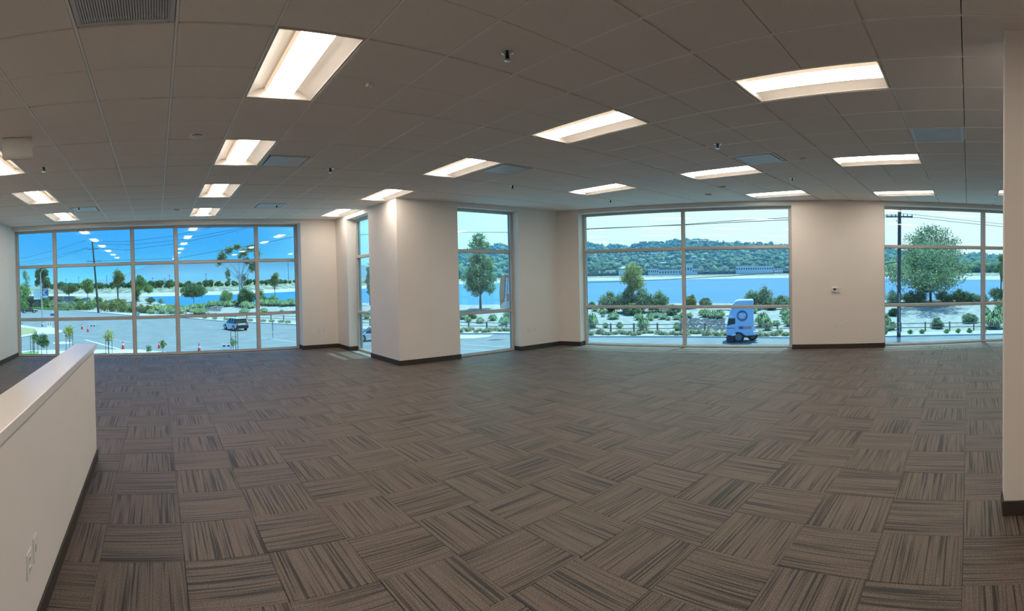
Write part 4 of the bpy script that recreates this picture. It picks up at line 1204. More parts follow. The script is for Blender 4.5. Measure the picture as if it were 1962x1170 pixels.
def house(p, w, d, h, ang, label, group, name='house', roofm=None, cat='house'):
    o = empty(name, p, ang, label=label, cat=cat, group=group)
    MB().box((-w / 2, -d / 2, -4), (w / 2, d / 2, h)).build('wall', white_wall, o)
    MB().add([(-w / 2 - .6, -d / 2 - .6, h), (w / 2 + .6, -d / 2 - .6, h), (w / 2 + .6, d / 2 + .6, h), (-w / 2 - .6, d / 2 + .6, h), (-w / 2, 0, h + d * .22), (w / 2, 0, h + d * .22)],
             [(3, 2, 1, 0), (0, 1, 5, 4), (2, 3, 4, 5), (1, 2, 5), (3, 0, 4)]).build('roof', roofm or grey_roof, o)
    for k in range(3): MB().box((-w * .35 + k * w * .3, -d / 2 - .1, h * .35), (-w * .35 + k * w * .3 + w * .14, -d / 2, h * .75)).build('window', car_glass, o)
    return o


h0 = house((0, 0, -500), 18, 10, 6, 0, '', ''); k_ = 0
for x, u in [(1138, .45), (1226, .62), (1236, .30), (1252, .5), (1262, .52), (1268, .33), (1285, .38), (1294, .4), (1315, .42), (1330, .35), (1352, .45), (1378, .5), (1430, .6), (1465, .65), (1466, .45), (1490, .42), (1500, .5), (1398, .72), (1270, .18), (1345, .25), (1706, .55), (1716, .4), (1840, .3), (900, .35), (880, .3), (1180, .4)]:
    o = h0 if k_ == 0 else copy_tree(h0); k_ += 1; p = hill_pt(x, u); o.location = [float(c) for c in p]; o.rotation_euler = (0, 0, math.atan2(p[1] - CAM[1], p[0] - CAM[0]) - PI / 2 + random.uniform(-.5, .5))
    tag(o, 'tiny pale house among the trees of the far hillside', 'house', 'houses on the far hillside')


def block(x0, x1, yb, yt, r_, label, d=14, roof='flat', cat='building', name='warehouse', m_=None, wins=5):
    a = far(x0, yb, r_); b = far(x1, yb, r_); top = far((x0 + x1) / 2, yt, r_)[2]; w = math.hypot(b[0] - a[0], b[1] - a[1]); c = (a + b) / 2; h = top - c[2]
    o = empty(name, c, math.atan2(b[1] - a[1], b[0] - a[0]), label=label, cat=cat)
    sgn = 1
    MB().box((-w / 2, 0, -8), (w / 2, d, h)).build('wall', m_ or white_wall, o)
    MB().box((-w / 2 - .5, -1.2, h), (w / 2 + .5, d + .5, h + max(.6, h * .1))).build('roof', grey_roof, o)
    for k in range(wins):
        x = -w / 2 + (k + .3) * w / wins
        MB().box((x, -.15, h * .3), (x + w / wins * .5, 0, h * .7)).build('window', car_glass, o)


sr = shore_r(1300) * 1.10
block(1242, 1262, 524, 515, sr, 'low white building just left of the two-bay mullion across the lake')
block(1262, 1304, 525, 517, sr, 'long low white building beside the mullion across the lake', wins=8)
block(1311, 1326, 522.5, 507.5, sr, 'tall white block just right of the mullion across the lake', wins=3)
block(1326, 1336, 522.5, 515, sr, 'small white annex right of the tall white block', wins=2)
block(1410, 1482, 519, 510, shore_r(1440) * 1.10, 'long building with a pale flat roof across the lake', wins=16)
block(1484, 1500, 518, 514, shore_r(1490) * 1.10, 'small pale shed right of the long flat-roofed building', wins=3)
block(1330, 1370, 503, 500, 2000, 'long pale roof at the foot of the hill, two-bay window', wins=6)
block(1370, 1440, 502, 499.5, 2000, 'longest pale roofline at the foot of the hill, two-bay window', wins=9)
p = far(1200, 525, shore_r(1200) * 1.12); r_ = rad(p)
o = empty('storage_dome', p, label='pale low dome left of the willow crown across the lake', cat='building')
MB().lathe([(26 / F * r_ * .55, -6), (26 / F * r_ * .55, 9), (26 / F * r_ * .5, 14), (26 / F * r_ * .3, 18), (1, 19.5)], n=20).build('dome', cream_cloth, o, True)

# ------------------------------------------------------------------ rail fence along the street
fence = empty('rail_fence', label='weathered two-rail wooden fence running along the far side of the street', cat='fence')
pts = []
xx = 128.0
while xx < 1990:
    p = at(xx, pl(xx, FEN), G); pts.append(p)
    step = 2.55 if xx > 600 else (3.0 if xx > 300 else 4.5)
    q0 = at(xx + 2, pl(xx + 2, FEN), G); dpx = math.dist(p, q0) / 2
    xx += max(3.2, step / max(dpx, 1e-3))
for k, p in enumerate(pts):
    MB().bbox((p[0] - .07, p[1] - .07, G - .15), (p[0] + .07, p[1] + .07, G + 1.0), .02).build('post', wood, fence)
    if k + 1 < len(pts):
        q_ = pts[k + 1]
        for z in (.42, .84): MB().tube([(p[0], p[1], G + z), (q_[0], q_[1], G + z + .01)], .045, 5).build('rail', wood, fence)


# ------------------------------------------------------------------ utility poles, wires, lamp post
def upole(name, base, top, r0, r1, label, arms):
    o = empty(name, base, label=label, cat='utility pole')
    t = np.array(top) - np.array(base)
    MB().tube([(0, 0, -.5), tuple(t * .5), tuple(t)], [r0, (r0 + r1) / 2, r1], 10).build('pole', pole_wood, o, True)
    for (f, half, dirx, diry) in arms:
        c = t * f
        a = MB().bbox((-half, -.06, -.06), (half, .06, .06), .01, Matrix.Translation(Vector([float(v) for v in c])) @ Matrix.Rotation(math.atan2(diry, dirx), 4, 'Z')).build('crossarm', pole_wood, o)
        for s in (-.95, -.6, -.3, .3, .6, .95):
            q_ = c + np.array([dirx, diry, 0]) / math.hypot(dirx, diry) * half * s
            MB().lathe([(.035, .05), (.07, .10), (.04, .14), (.07, .18), (.03, .26)], tuple(q_), 8).build('insulator', galv, a)
    return o


bR = at(1722, 645, G); tR = far(1724, 330, rad(bR)); uR = np.array([math.cos(-YAW - (1722 - 981) / F), math.sin(-YAW - (1722 - 981) / F)])
fR = lambda y: (far(1723, y, rad(bR))[2] - bR[2]) / (tR[2] - bR[2])
poleR = upole('utility_pole', bR, tR, .19, .15, 'thick wooden utility pole in front of the big leafy tree', [(fR(415), 1.25, uR[0], uR[1]), (fR(360), 1.25, uR[0], uR[1])])
for y in (423, 618, 626, 634):
    p = far(1722, y, rad(bR)) - bR
    MB().lathe([(.21, -.03), (.215, 0), (.21, .03)], (0, 0, float(p[2])), 12).build('metal_band', galv, poleR)
MB().tube([(-.26, -.1, .3), (-.26, -.1, 4.2)], .035, 6).build('conduit', galv, poleR)
bL = at(189, 599, G); tL = far(176.5, 458, rad(bL)); uL = np.array([math.cos(-YAW - (189 - 981) / F), math.sin(-YAW - (189 - 981) / F)])
HL = tL[2] - bL[2]
poleL = upole('leaning_pole', bL, tL, .30, .17, 'tall leaning wooden utility pole with two crossarms beyond the road', [(.70, 1.9, uL[0], uL[1]), (.865, 1.5, uL[0], uL[1])])
for k, (x, yb, yt) in enumerate([(151, 553, 529), (205, 552, 527), (127, 553, 534), (325, 550, 525), (395, 549, 523), (293, 550, 531), (316, 550, 532), (553, 548, 502), (475, 549, 524)]):
    pb = bank_top(x); r_ = rad(pb) * 1.2; p = far(x, yb, r_); h = far(x, yt, r_)[2] - p[2]
    o = empty('distant_mast', p, label=['thin distant pole left of the leaning pole', 'thin distant pole right of the leaning pole', 'short faint pole above the spreading oak', 'thin far pole between the middle mullions', 'thin far pole above the umbrella tree',
                                        'short far pole beside the second mullion', 'short far pole left of the third mullion', 'tall lattice mast near the right end of the left window', 'thin far pole behind the tall eucalyptus'][k], cat='pole')
    MB().tube([(0, 0, -4), (0, 0, h)], [.35, .22], 6).build('mast', pole_wood, o)
    MB().box((-1.4, -.15, h * .9), (1.4, .15, h * .9 + .3)).build('crossarm', pole_wood, o)


def wire(pts_, label, rr=.03):
    """pts_: (photo x, photo y, distance) along the cable"""
    P = [far(x, y, r_) for x, y, r_ in pts_]; out = []
    for a in range(len(P) - 1):
        for t in np.linspace(0, 1, 5)[:-1]: out.append(P[a] * (1 - t) + P[a + 1] * t)
    out.append(P[-1]); o = MB().tube(out, rr, 5).build('overhead_cable', wire_mat); tag(o, label, 'cable', 'overhead cables along the street')


rr_ = lambda x: rf_(x) - 1.
wire([(1722, 415, rad(bR)), (1600, 418, rr_(1600)), (1512, 421, rr_(1512)), (1400, 426, rr_(1400)), (1310, 431, rr_(1310)), (1200, 435, rr_(1200)), (1120, 438.5, rr_(1120)), (974, 445, rr_(974)), (880, 445, rr_(880)), (700, 449, rr_(700)), (565, 453, rr_(565)), (500, 467, rr_(500)), (420, 480, rr_(420)), (340, 495, 112), (181, 500, rad(bL))], 'black cable crossing the sky from pole to pole', .032)
wire([(1722, 412, rad(bR)), (1600, 413, rr_(1600)), (1512, 417, rr_(1512)), (1400, 423, rr_(1400)), (1310, 430, rr_(1310)), (1200, 435.5, rr_(1200)), (1120, 439.5, rr_(1120))], 'upper black cable crossing the top of the two-bay window')
wire([(177, 475, rad(bL)), (240, 479, 125), (340, 466, 110), (420, 450, 100), (470, 438, 95), (560, 425, 88)], 'black cable rising right from the leaning pole, lowest of three')
wire([(178, 462, rad(bL)), (230, 463, 125), (255, 461.5, 120), (330, 452, 110), (390, 439, 100), (450, 425, 95)], 'black cable rising right from the leaning pole, highest of three')
wire([(178, 464, rad(bL)), (210, 468, 125), (255, 468.5, 120), (340, 460, 110), (440, 441, 98), (500, 430, 92)], 'black cable rising right from the leaning pole, middle of three')
wire([(20, 499, 175), (60, 491, 165), (110, 478, 150), (165, 460, rad(bL))], 'black cable rising to the leaning pole from the left, highest')
wire([(20, 506, 175), (60, 500, 165), (110, 490, 150), (168, 474, rad(bL))], 'black cable rising to the leaning pole from the left, middle')
wire([(20, 511, 175), (70, 503, 165), (120, 491, 150), (168, 475, rad(bL))], 'black cable rising to the leaning pole from the left, lowest')
wire([(1722, 416, rad(bR)), (1760, 417, 52), (1830, 425, 52), (1880, 430, 52), (1940, 436, 52)], 'thin cable falling right from the thick pole crossarm', .022)
wire([(1722, 408, rad(bR)), (1780, 414, 52), (1840, 421, 52), (1940, 431, 52)], 'thin upper cable falling right from the thick pole', .018)
wire([(1722, 502, rad(bR)), (1760, 506, 52), (1800, 509, 52), (1850, 514, 52)], 'pale low cable across the big leafy tree', .018)
wire([(1125, 518, rr_(1125)), (1170, 516.5, rr_(1170)), (1232, 513, rr_(1232))], 'low dark line imitating a cable reflection behind the willow crown', .025)  # thin tube built in place of a reflected cable
wire([(1122, 541, rr_(1122)), (1180, 539.5, rr_(1180)), (1250, 536.5, rr_(1250)), (1310, 533.5, rr_(1310)), (1400, 528.5, rr_(1400)), (1470, 523.5, rr_(1470)), (1514, 520.5, rr_(1514)), (1600, 512, rr_(1600)), (1722, 502, rad(bR))], 'low dark cable along the lake shore line of the two-bay window', .032)

# lamp post with banners
bl_ = at(82, 626, G); rl = rad(bl_)
lp = empty('lamp_post', bl_, label='tall grey street lamp post carrying two banners', cat='lamp post')
tl = far(77.5, 523, rl) - bl_
uy = np.array([math.cos(-YAW - (82 - 981) / F), math.sin(-YAW - (82 - 981) / F), 0])
MB().tube([(0, 0, 0), tuple(tl * .5), tuple(tl)], [.13, .11, .08], 8).build('pole', galv, lp, True)
MB().lathe([(.25, 0), (.25, .5), (.15, .6)], n=10).build('base', galv, lp)
tip = tl + uy * 1.1 + np.array([0, 0, .95])
MB().tube([tuple(tl), tuple(tl + uy * .3 + np.array([0, 0, .5])), tuple(tip)], [.06, .05, .045], 6).build('arm', galv, lp)
MB().bbox((tip[0] - .35, tip[1] - .12, tip[2] - .08), (tip[0] + .35, tip[1] + .12, tip[2] + .06), .03).build('lamp_head', galv, lp)
for sgn, mat_, y0, y1, w in ((-1, pale_blue, 554, 573, 1.15), (1, navy, 554, 570.5, 1.05)):
    z1 = far(82, y0, rl)[2] - bl_[2]; z0 = far(82, y1, rl)[2] - bl_[2]; off = tl * ((z0 + z1) / 2 / tl[2])
    Mb = Matrix(((uy[0], -uy[1], 0, float(off[0])), (uy[1], uy[0], 0, float(off[1])), (0, 0, 1, 0), (0, 0, 0, 1)))
    a, b = (.13, .13 + w) if sgn > 0 else (-.13 - w, -.13)
    for zb_ in (z0, z1): MB().tube([Mb @ Vector((0, 0, zb_)), Mb @ Vector((sgn * (w + .2), 0, zb_))], .02, 5).build('bracket', galv, lp)
    bn = MB().box((a, -.01, z0), (b, .01, z1), Mb).build('banner', mat_, lp)
    if sgn > 0:
        cr = MB(); cx, cz, R = (a + b) / 2, z0 + (z1 - z0) * .62, .38; pts2 = []
        for k in range(15):
            t = math.radians(60 + k * 240 / 14); pts2.append((cx + R * math.cos(t), cz + R * math.sin(t)))
        for k in range(14, -1, -1):
            t = math.radians(60 + k * 240 / 14); pts2.append((cx + .10 + R * .72 * math.cos(t), cz + R * .72 * math.sin(t)))
        n = 15
        for k in range(n - 1):
            q4 = [pts2[k], pts2[k + 1], pts2[2 * n - 2 - k], pts2[2 * n - 1 - k]]
            cr.add([Mb @ Vector((u, -.014, v_)) for u, v_ in q4], [(0, 1, 2, 3)])
        cr.box((a + .1, -.014, z0 + .08), (b - .1, -.011, z0 + .38), Mb); cr.build('crescent_emblem', pale_blue, bn)
    else:
        MB().box((a + .0, -.014, z0), (b - .0, -.011, z0 + .22), Mb).build('white_band', cone_white, bn)


# ------------------------------------------------------------------ signs, cones, barricades
def facing(p): return math.atan2(p[1] - CAM[1], p[0] - CAM[0]) - PI / 2      # rotation whose local -y looks at the room


def text_obj(body, size, mat, parent, loc, ext=.004):
    cu = bpy.data.curves.new('lettering', 'FONT'); cu.body = body; cu.size = size; cu.extrude = ext; cu.align_x = 'CENTER'; cu.align_y = 'CENTER'
    t_ = bpy.data.objects.new('t', cu); COL.objects.link(t_); me = bpy.data.meshes.new_from_object(t_.evaluated_get(bpy.context.evaluated_depsgraph_get()))
    bpy.data.objects.remove(t_); me.materials.clear(); me.materials.append(mat)
    o = bpy.data.objects.new('lettering', me); COL.objects.link(o); o.parent = parent
    o.location = loc; o.rotation_euler = (PI / 2, 0, 0); return o


p = at(103, 622, G); r_ = rad(p); o = empty('street_name_sign', p, facing(p), label='blue street name sign on a thin post behind the first mullion', cat='sign')
z = far(103, 602.5, r_)[2] - p[2]
MB().tube([(0, 0, 0), (0, 0, z + .25)], .03, 6).build('post', galv, o)
MB().bbox((-.55, -.05, z - .19), (.62, -.03, z + .19), .01).build('sign_panel', navy, o)
p = at(264.5, 613, G); r_ = rad(p); o = empty('route_sign', p, facing(p), label='small pale blue sign reading 17 right of the second mullion', cat='sign')
z = far(264.5, 601.5, r_)[2] - p[2]; s = 4.2 / F * r_
MB().tube([(0, 0, 0), (0, 0, z + s)], .04, 6).build('post', galv, o)
pn = MB().bbox((-s * .75, -.06, z - s), (s * .75, -.03, z + s), .01).build('sign_panel', pale_blue, o)
text_obj('17', s * 1.5, navy, pn, (0, -.066, z))
p = at(523, 648.5, G); r_ = rad(p); o = empty('sign_post', p, facing(p), label='thin teal sign post standing in the road near the right pane', cat='sign post')
z = far(522, 616, r_)[2] - p[2]
MB().tube([(0, 0, 0), (0, 0, z)], .035, 6).build('post', galv, o)
MB().bbox((-.05, -.02, z * .48), (.05, .28, z), .01).build('sign_panel', navy, o)
MB().bbox((-.04, -.02, z * .1), (.04, .2, z * .34), .01).build('lower_panel', navy, o)


def cone_proto():
    o = empty('traffic_cone')
    MB().bbox((-.19, -.19, 0), (.19, .19, .045), .01).build('base', cone_red, o)
    MB().lathe([(.145, .045), (.085, .40)], n=14).build('lower_body', cone_red, o, True)
    MB().lathe([(.088, .40), (.060, .54)], n=14).build('reflective_collar', cone_white, o, True)
    MB().lathe([(.060, .54), (.026, .73), (.020, .74)], n=14).build('tip', cone_red, o, True)
    return o


cp = cone_proto()
for k, (x, yb, lab, s) in enumerate([(157.5, 630.5, 'red and white traffic cone left of the barricade on the road', 1.0), (168.5, 635.5, 'red traffic cone touching the white barricade on the road', 1.0),
                                     (236, 669.5, 'red traffic cone by the pavement left of the second mullion', 1.0), (305, 667, 'red traffic cone among the two saplings by the pavement', .8),
                                     (382, 676, 'red traffic cone by the pavement in the wide middle pane', 1.05)]):
    o = cp if k == 0 else copy_tree(cp); q_ = at(x, yb, G); o.location = [float(c) for c in q_]; o.scale = (s * 1.15,) * 3; tag(o, lab, 'traffic cone', 'traffic cones on the road')


def barricade(x, yb, label, s=1.):
    p = at(x, yb, G); o = empty('barricade', p, facing(p), label=label, cat='barricade', group='white folding barricades on the road')
    for sg in (-1, 1):
        MB().bbox((sg * .33 - .03, -.25, 0), (sg * .33 + .03, -.18, 1.0 * s), .01).build('leg', cone_white, o)
        MB().bbox((sg * .33 - .03, .18, 0), (sg * .33 + .03, .25, 1.0 * s), .01).build('leg', cone_white, o)
    a = MB().bbox((-.42, -.29, .62 * s), (.42, -.25, .95 * s), .01).build('top_board', cone_white, o)
    for xa in (-.3, .1): MB().box((xa, -.295, .70 * s), (xa + .2, -.289, .88 * s)).build('marking', tail_red, a)
    MB().bbox((-.42, -.29, .22 * s), (.42, -.25, .44 * s), .01).build('lower_board', cone_white, o)


barricade(178, 634, 'white barricade beside the two red cones on the road')
barricade(95, 629, 'white barricade by the lamp post at the road corner')
barricade(434, 675, 'red and white barricade low beside a sapling, right of the cones', .8)

# orange feather banner
p = at(966, 640, G); r_ = rad(p) * .93; p = np.array(flat(966, r_, G)); o = empty('feather_banner', p, facing(p), label='orange feather banner with vertical lettering by the inner wall window frame', cat='banner')
z1 = far(966, 527, r_)[2] - G; z0 = far(966, 591, r_)[2] - G; w = 11 / F * r_
MB().tube([(w * 1.25, 0, 0), (w * 1.25, 0, z1 * .9), (w * .9, 0, z1 + .05), (0, 0, z1 + .08)], [.04, .03, .025, .02], 6).build('pole', galv, o)
prof = [(-w * .75, z0), (w * 1.2, z0), (w * 1.2, z1 * .93), (w * .9, z1), (-w * .3, z1 - .05), (-w * .62, z1 - .35), (-w * .85, z0 + (z1 - z0) * .5)]
n = len(prof)
fl_ = MB().add([(a, -.015, b) for a, b in prof] + [(a, .015, b) for a, b in prof], [tuple(range(n)), tuple(reversed(range(n, 2 * n)))] + [(k, n + k, n + (k + 1) % n, (k + 1) % n) for k in range(n)]).build('cloth', orange_cloth, o)
MB().add([(-.1 * w, -.02, z0 + (z1 - z0) * .28), (.1 * w, -.02, z0 + (z1 - z0) * .28), (.35 * w, -.02, z1 - .3), (.22 * w, -.02, z1 - .3)], [(0, 1, 2, 3)]).build('stripe', navy, fl_)
lt = MB(); r2_ = random.Random(4)
for k in range(18):
    zz = z0 + (z1 - z0) * (.12 + .045 * k)
    for c in range(2):
        if c == 1 and k < 7: continue
        xo = w * (.05 + .018 * k + c * .42); lt.box((xo, -.022, zz), (xo + w * r2_.uniform(.2, .34), -.017, zz + .10)); 
        if r2_.random() > .4: lt.box((xo, -.022, zz + .1), (xo + w * .09, -.017, zz + .17))
lt.build('lettering', cone_white, fl_)
MB().add([(-w * .7, -.02, z0), (w * 1.2, -.02, z0), (w * 1.2, -.02, z0 + .8), (w * .1, -.02, z0 + .75), (-w * .7, -.02, z0 + .35)], [(0, 1, 2, 3, 4)]).build('pale_panel', pale_orange, fl_)

# ------------------------------------------------------------------ staked young trees by the near pavement
def sapling(label, x, yb, yt, w, leaf, stakes, n=500, k=7, size=.07, z0f=.35):
    o = tree(label, x, yb, yt, w, leaf, 'young_tree', z0f=z0f, n=n, k=k, size=size, r0=.035, p=at(x, yb, G), rb=.4, shell=.2, flat_=1.1)
    r_ = rad(at(x, yb, G))
    for sx in stakes:
        u = np.array([math.cos(-YAW - (x - 981) / F), math.sin(-YAW - (x - 981) / F)]) * (sx / F * r_)
        MB().tube([(u[0], u[1], 0), (u[0], u[1], 1.9)], .028, 5).build('stake', pole_wood, o)
    if len(stakes) > 1:
        a, b = stakes[0], stakes[-1]
        d_ = np.array([math.cos(-YAW - (x - 981) / F), math.sin(-YAW - (x - 981) / F)]) / F * r_
        MB().tube([(d_[0] * a, d_[1] * a, 1.25), (d_[0] * b, d_[1] * b, 1.25)], .018, 4).build('tie', pole_wood, o)


sapling('dark leafy young tree with stakes in the first pane', 80, 681, 635, 21, leaf_dark, [-21, -15, -7, 10], 1500, 10, .09)
sapling('pale yellow-green sapling behind the dark leafy young tree', 66, 675, 630, 11, leaf_yellow, [-3], 260, 6, .07)
sapling('bright yellow staked sapling left of the half wall', 134, 672, 617, 14, leaf_yellow, [-7, 0, 6], 560, 10, .08)
sapling('thin yellow-green staked sapling right of the half wall', 209, 678, 624, 16, leaf_yellow, [-6, -1, 6], 330, 9, .08)
sapling('left of two small green saplings beside a cone', 285, 678, 656, 9, leaf_grey, [], 320, 6, .07, .05)
sapling('right of two small green saplings beside a cone', 312, 676, 649, 9, leaf_mid, [], 380, 6, .07, .2)
sapling('small pale green staked sapling right of the white car', 447, 671, 645, 11, leaf_bright, [-4, 5, 9], 320, 6, .06, .2)

# ------------------------------------------------------------------ near pavement, island, lawn, road markings
def patch(name, pxs, mat, z, thick=.1, parent=None, kind='structure'):
    poly = [tuple(at(x, y, z)[:2]) for x, y in pxs]
    s_ = sum((poly[(i + 1) % len(poly)][0] - poly[i][0]) * (poly[(i + 1) % len(poly)][1] + poly[i][1]) for i in range(len(poly)))
    if s_ > 0: poly = poly[::-1]
    o = MB().prism(poly, z - thick, z).build(name, mat, parent)
    if kind: tag(o, kind=kind)
    return o


patch('sidewalk_near', [(-60, 677), (60, 671), (120, 669), (263, 669), (300, 672), (343, 676), (343, 700), (-60, 700)], concrete, G + .08)
patch('lawn_patch', [(36, 676), (60, 672.5), (74, 673), (72, 678), (40, 682)], lawn, G + .10, .02)
patch('sidewalk_corner', [(-60, 616), (40, 622), (72, 627), (100, 627), (122, 634), (104, 639), (60, 641), (36, 646), (-60, 655)], concrete, G + .07)
patch('dry_grass_verge', [(-60, 620), (40, 626.5), (66, 629), (72, 634), (56, 639), (34, 642), (-60, 650)], drygrass, G + .10, .02)
patch('concrete_strip', [(100, 656), (122, 654), (140, 656), (130, 658.5), (104, 659)], concrete, G + .03, .03)
patch('pavement_edge', [(-60, 648), (36, 642.5), (64, 638.5), (64, 641), (36, 646), (-60, 652)], concrete, G + .09, .03)
for seg, w in [(((163, 650.5), (228, 668.5)), 1.0), (((205, 620.5), (231, 620)), .35), (((215, 622.8), (225, 623.5)), .3), (((110, 603), (150, 607)), .3), (((165, 617), (200, 620)), .25), (((284, 616.5), (300, 617.5)), .35), (((332, 621), (350, 621.8)), .35), (((390, 625.5), (406, 626)), .35),
               (((255, 619.5), (272, 619)), .5), (((425, 671), (452, 668)), .3), (((500, 646.5), (566, 655)), .35), (((36, 600), (110, 605)), .25), (((120, 640), (190, 646)), .25), (((210, 648), (250, 656)), .2),
               (((880, 646), (930, 643.5)), .9), (((890, 660), (965, 664)), .3), (((880, 668), (960, 672)), .3), (((1128, 651.5), (1308, 652.5)), .2), (((1312, 653), (1512, 654)), .2), (((1694, 650.5), (1925, 648)), .2), (((420, 668), (350, 663)), .2), (((533, 634), (548, 634)), .3)]:
    a, b = at(*seg[0], G), at(*seg[1], G); d_ = (b - a)[:2]; nn_ = np.array([-d_[1], d_[0]]) / np.linalg.norm(d_) * w * .15
    MB().prism([tuple(a[:2] - nn_), tuple(b[:2] - nn_), tuple(b[:2] + nn_), tuple(a[:2] + nn_)], G + .002, G + .012).build('painted_line', marking, road)
patch('pale_apron', [(880, 641.5), (945, 641), (935, 645), (905, 648), (880, 648)], concrete, G + .02, .02)


# ------------------------------------------------------------------ vehicles
def wheel(parent, x, y, r_, w=.22, rim_mat=rim_mat):
    M_ = Matrix.Translation((x, y, r_)) @ Matrix.Rotation(PI / 2, 4, 'X')
    o = MB().lathe([(r_ * .6, -w / 2), (r_ * .95, -w / 2), (r_, -w / 2 + .03), (r_, w / 2 - .03), (r_ * .95, w / 2), (r_ * .6, w / 2)], n=20, M=M_).build('wheel', tyre, parent, True)
    MB().lathe([(r_ * .62, -w / 2 - .01), (r_ * .5, -w / 2 + .02), (r_ * .15, -w / 2 - .012)], n=12, M=M_).build('rim', rim_mat, o)
    MB().lathe([(r_ * .15, w / 2 + .012), (r_ * .5, w / 2 - .02), (r_ * .62, w / 2 + .01)], n=12, M=M_).build('rim', rim_mat, o)


def car(p, rz, label, paint_m, suv=True, trim=trim_black):
    """x is the nose direction"""
    o = empty('car', p, rz, label=label, cat='car')
    Lh, Wd, Hh = (2.28, .92, 1.68) if suv else (2.3, .9, 1.42)
    belt = Hh * .58
    side = [(-Lh, .45), (-Lh + .06, .95), (-Lh + .14, belt), (Lh - 1.25, belt - .02), (Lh - .25, belt - .16), (Lh, .62), (Lh - .02, .38), (Lh - .45, .30), (-Lh + .4, .30)]
    ys = [(-Wd, .0), (-Wd + .06, 1.)]
    n = len(side); mb = MB(); rows = [(-Wd + .10, .96), (-Wd, 1.0), (Wd, 1.0), (Wd - .10, .96)]
    rows = [(-Wd + .08, .97), (-Wd, 1.), (Wd, 1.), (Wd - .08, .97)]
    vs = []
    for (y, k) in [(-Wd, 1.), (Wd, 1.)]:
        vs += [(x, y, z) for x, z in side]
    mb.add(vs, [tuple(range(n)), tuple(reversed(range(n, 2 * n)))] + [(k, n + k, n + (k + 1) % n, (k + 1) % n) for k in range(n)])
    b = mb.build('body', paint_m, o); bv = b.modifiers.new('edge', 'BEVEL'); bv.width = .07; bv.segments = 3
    x0, x1, x2, x3 = (-Lh + .12, -Lh + .38, Lh - 2.05, Lh - 1.2) if suv else (-Lh + .55, -Lh + 1.2, Lh - 2.0, Lh - 1.2)
    wi = Wd - .18
    gh = MB().add([(x0, -Wd + .04, belt), (x3, -Wd + .04, belt), (x3, Wd - .04, belt), (x0, Wd - .04, belt), (x1, -wi, Hh - .05), (x2, -wi, Hh - .05), (x2, wi, Hh - .05), (x1, wi, Hh - .05)],
                  [(0, 1, 5, 4), (1, 2, 6, 5), (2, 3, 7, 6), (3, 0, 4, 7), (4, 5, 6, 7), (3, 2, 1, 0)]).build('glasshouse', car_glass, o)
    rf = MB().bbox((x1 - .12, -wi - .02, Hh - .07), (x2 + .08, wi + .02, Hh), .03).build('roof', paint_m, o)
    for sg in (-1, 1):
        for (xa, xb) in ((x1 + .55, x1 + .62), ((x1 + x2) / 2 + .25, (x1 + x2) / 2 + .32), (x2 - .02, x2 + .04)):
            MB().add([(xa, sg * (Wd - .03), belt), (xb + .05, sg * (Wd - .03), belt), (xb, sg * (wi + .015), Hh - .05), (xa, sg * (wi + .015), Hh - .05)], [(0, 1, 2, 3)]).build('pillar', paint_m, o)
        MB().bbox((x3 - .15, sg * (Wd + .02) - .09, belt - .02), (x3 + .02, sg * (Wd + .02) + .09, belt + .14), .03).build('mirror', paint_m, o)
        MB().bbox((-Lh - .012, sg * (Wd - .22) - .18, .88), (-Lh + .12, sg * (Wd - .22) + .16, 1.02), .02).build('tail_lamp', tail_red, o)
        MB().bbox((Lh - .18, sg * (Wd - .25) - .2, .68), (Lh - .0, sg * (Wd - .25) + .2, .8), .02).build('headlamp', cone_white, o)
        for wx in (-Lh + .85, Lh - .95):
            MB().lathe([(.42, -.03), (.42, .03)], n=18, M=Matrix.Translation((wx, sg * (Wd - .01), .36)) @ Matrix.Rotation(PI / 2, 4, 'X')).build('wheel_arch', trim, o)
            wheel(o, wx, sg * (Wd - .09), .36)
    MB().bbox((-Lh - .05, -Wd + .03, .32), (-Lh + .22, Wd - .03, .80 if suv else .5), .05).build('rear_bumper', trim, o)
    MB().bbox((Lh - .2, -Wd + .05, .30), (Lh + .05, Wd - .05, .55), .05).build('front_bumper', trim, o)
    MB().box((-Lh - .062, -.26, .82), (-Lh - .03, .26, .94)).build('number_plate', cone_white, o)
    return o


p = at(451, 631.5, G)
car(p, facing(p) + PI / 2 + math.radians(24), 'white car driving away on the road in the left window', car_white)
p = at(56, 599, G)
car(p, facing(p) + math.radians(8), 'dark car half behind the bright green street tree', car_dark, True)
p = at(716, 652, G)
car(p, facing(p) + PI + math.radians(10), 'white car glimpsed through the narrow side window', car_white, False)

# truck cab with round emblem, nose to the left
p = at(1420, 656.5, G); r_ = rad(p); k = .094 * r_ / F        # metres per unit of the profile below
tk = empty('truck_cab', p, facing(p), label='pale blue high-roofed truck cab with a round emblem, driving left', cat='truck')


def tp_(u, v_): return ((u - 480) * k, (1020 - v_) * k)


prof = [tp_(*q0) for q0 in [(190, 860), (175, 700), (205, 600), (225, 500), (235, 440), (330, 220), (370, 175), (440, 150), (745, 148), (745, 870), (590, 880), (540, 860), (480, 810), (400, 800), (330, 830), (300, 880)]]
n = len(prof); dW = 2.35
b = MB().add([(a, 0, c) for a, c in prof] + [(a, dW, c) for a, c in prof], [tuple(reversed(range(n))), tuple(range(n, 2 * n))] + [(q0, (q0 + 1) % n, n + (q0 + 1) % n, n + q0) for q0 in range(n)]).build('cab_body', truck_paint, tk)
bv = b.modifiers.new('edge', 'BEVEL'); bv.width = .06; bv.segments = 2


def tpoly(pts_, y0, y1): return [(*tp_(*q0),) for q0 in pts_]


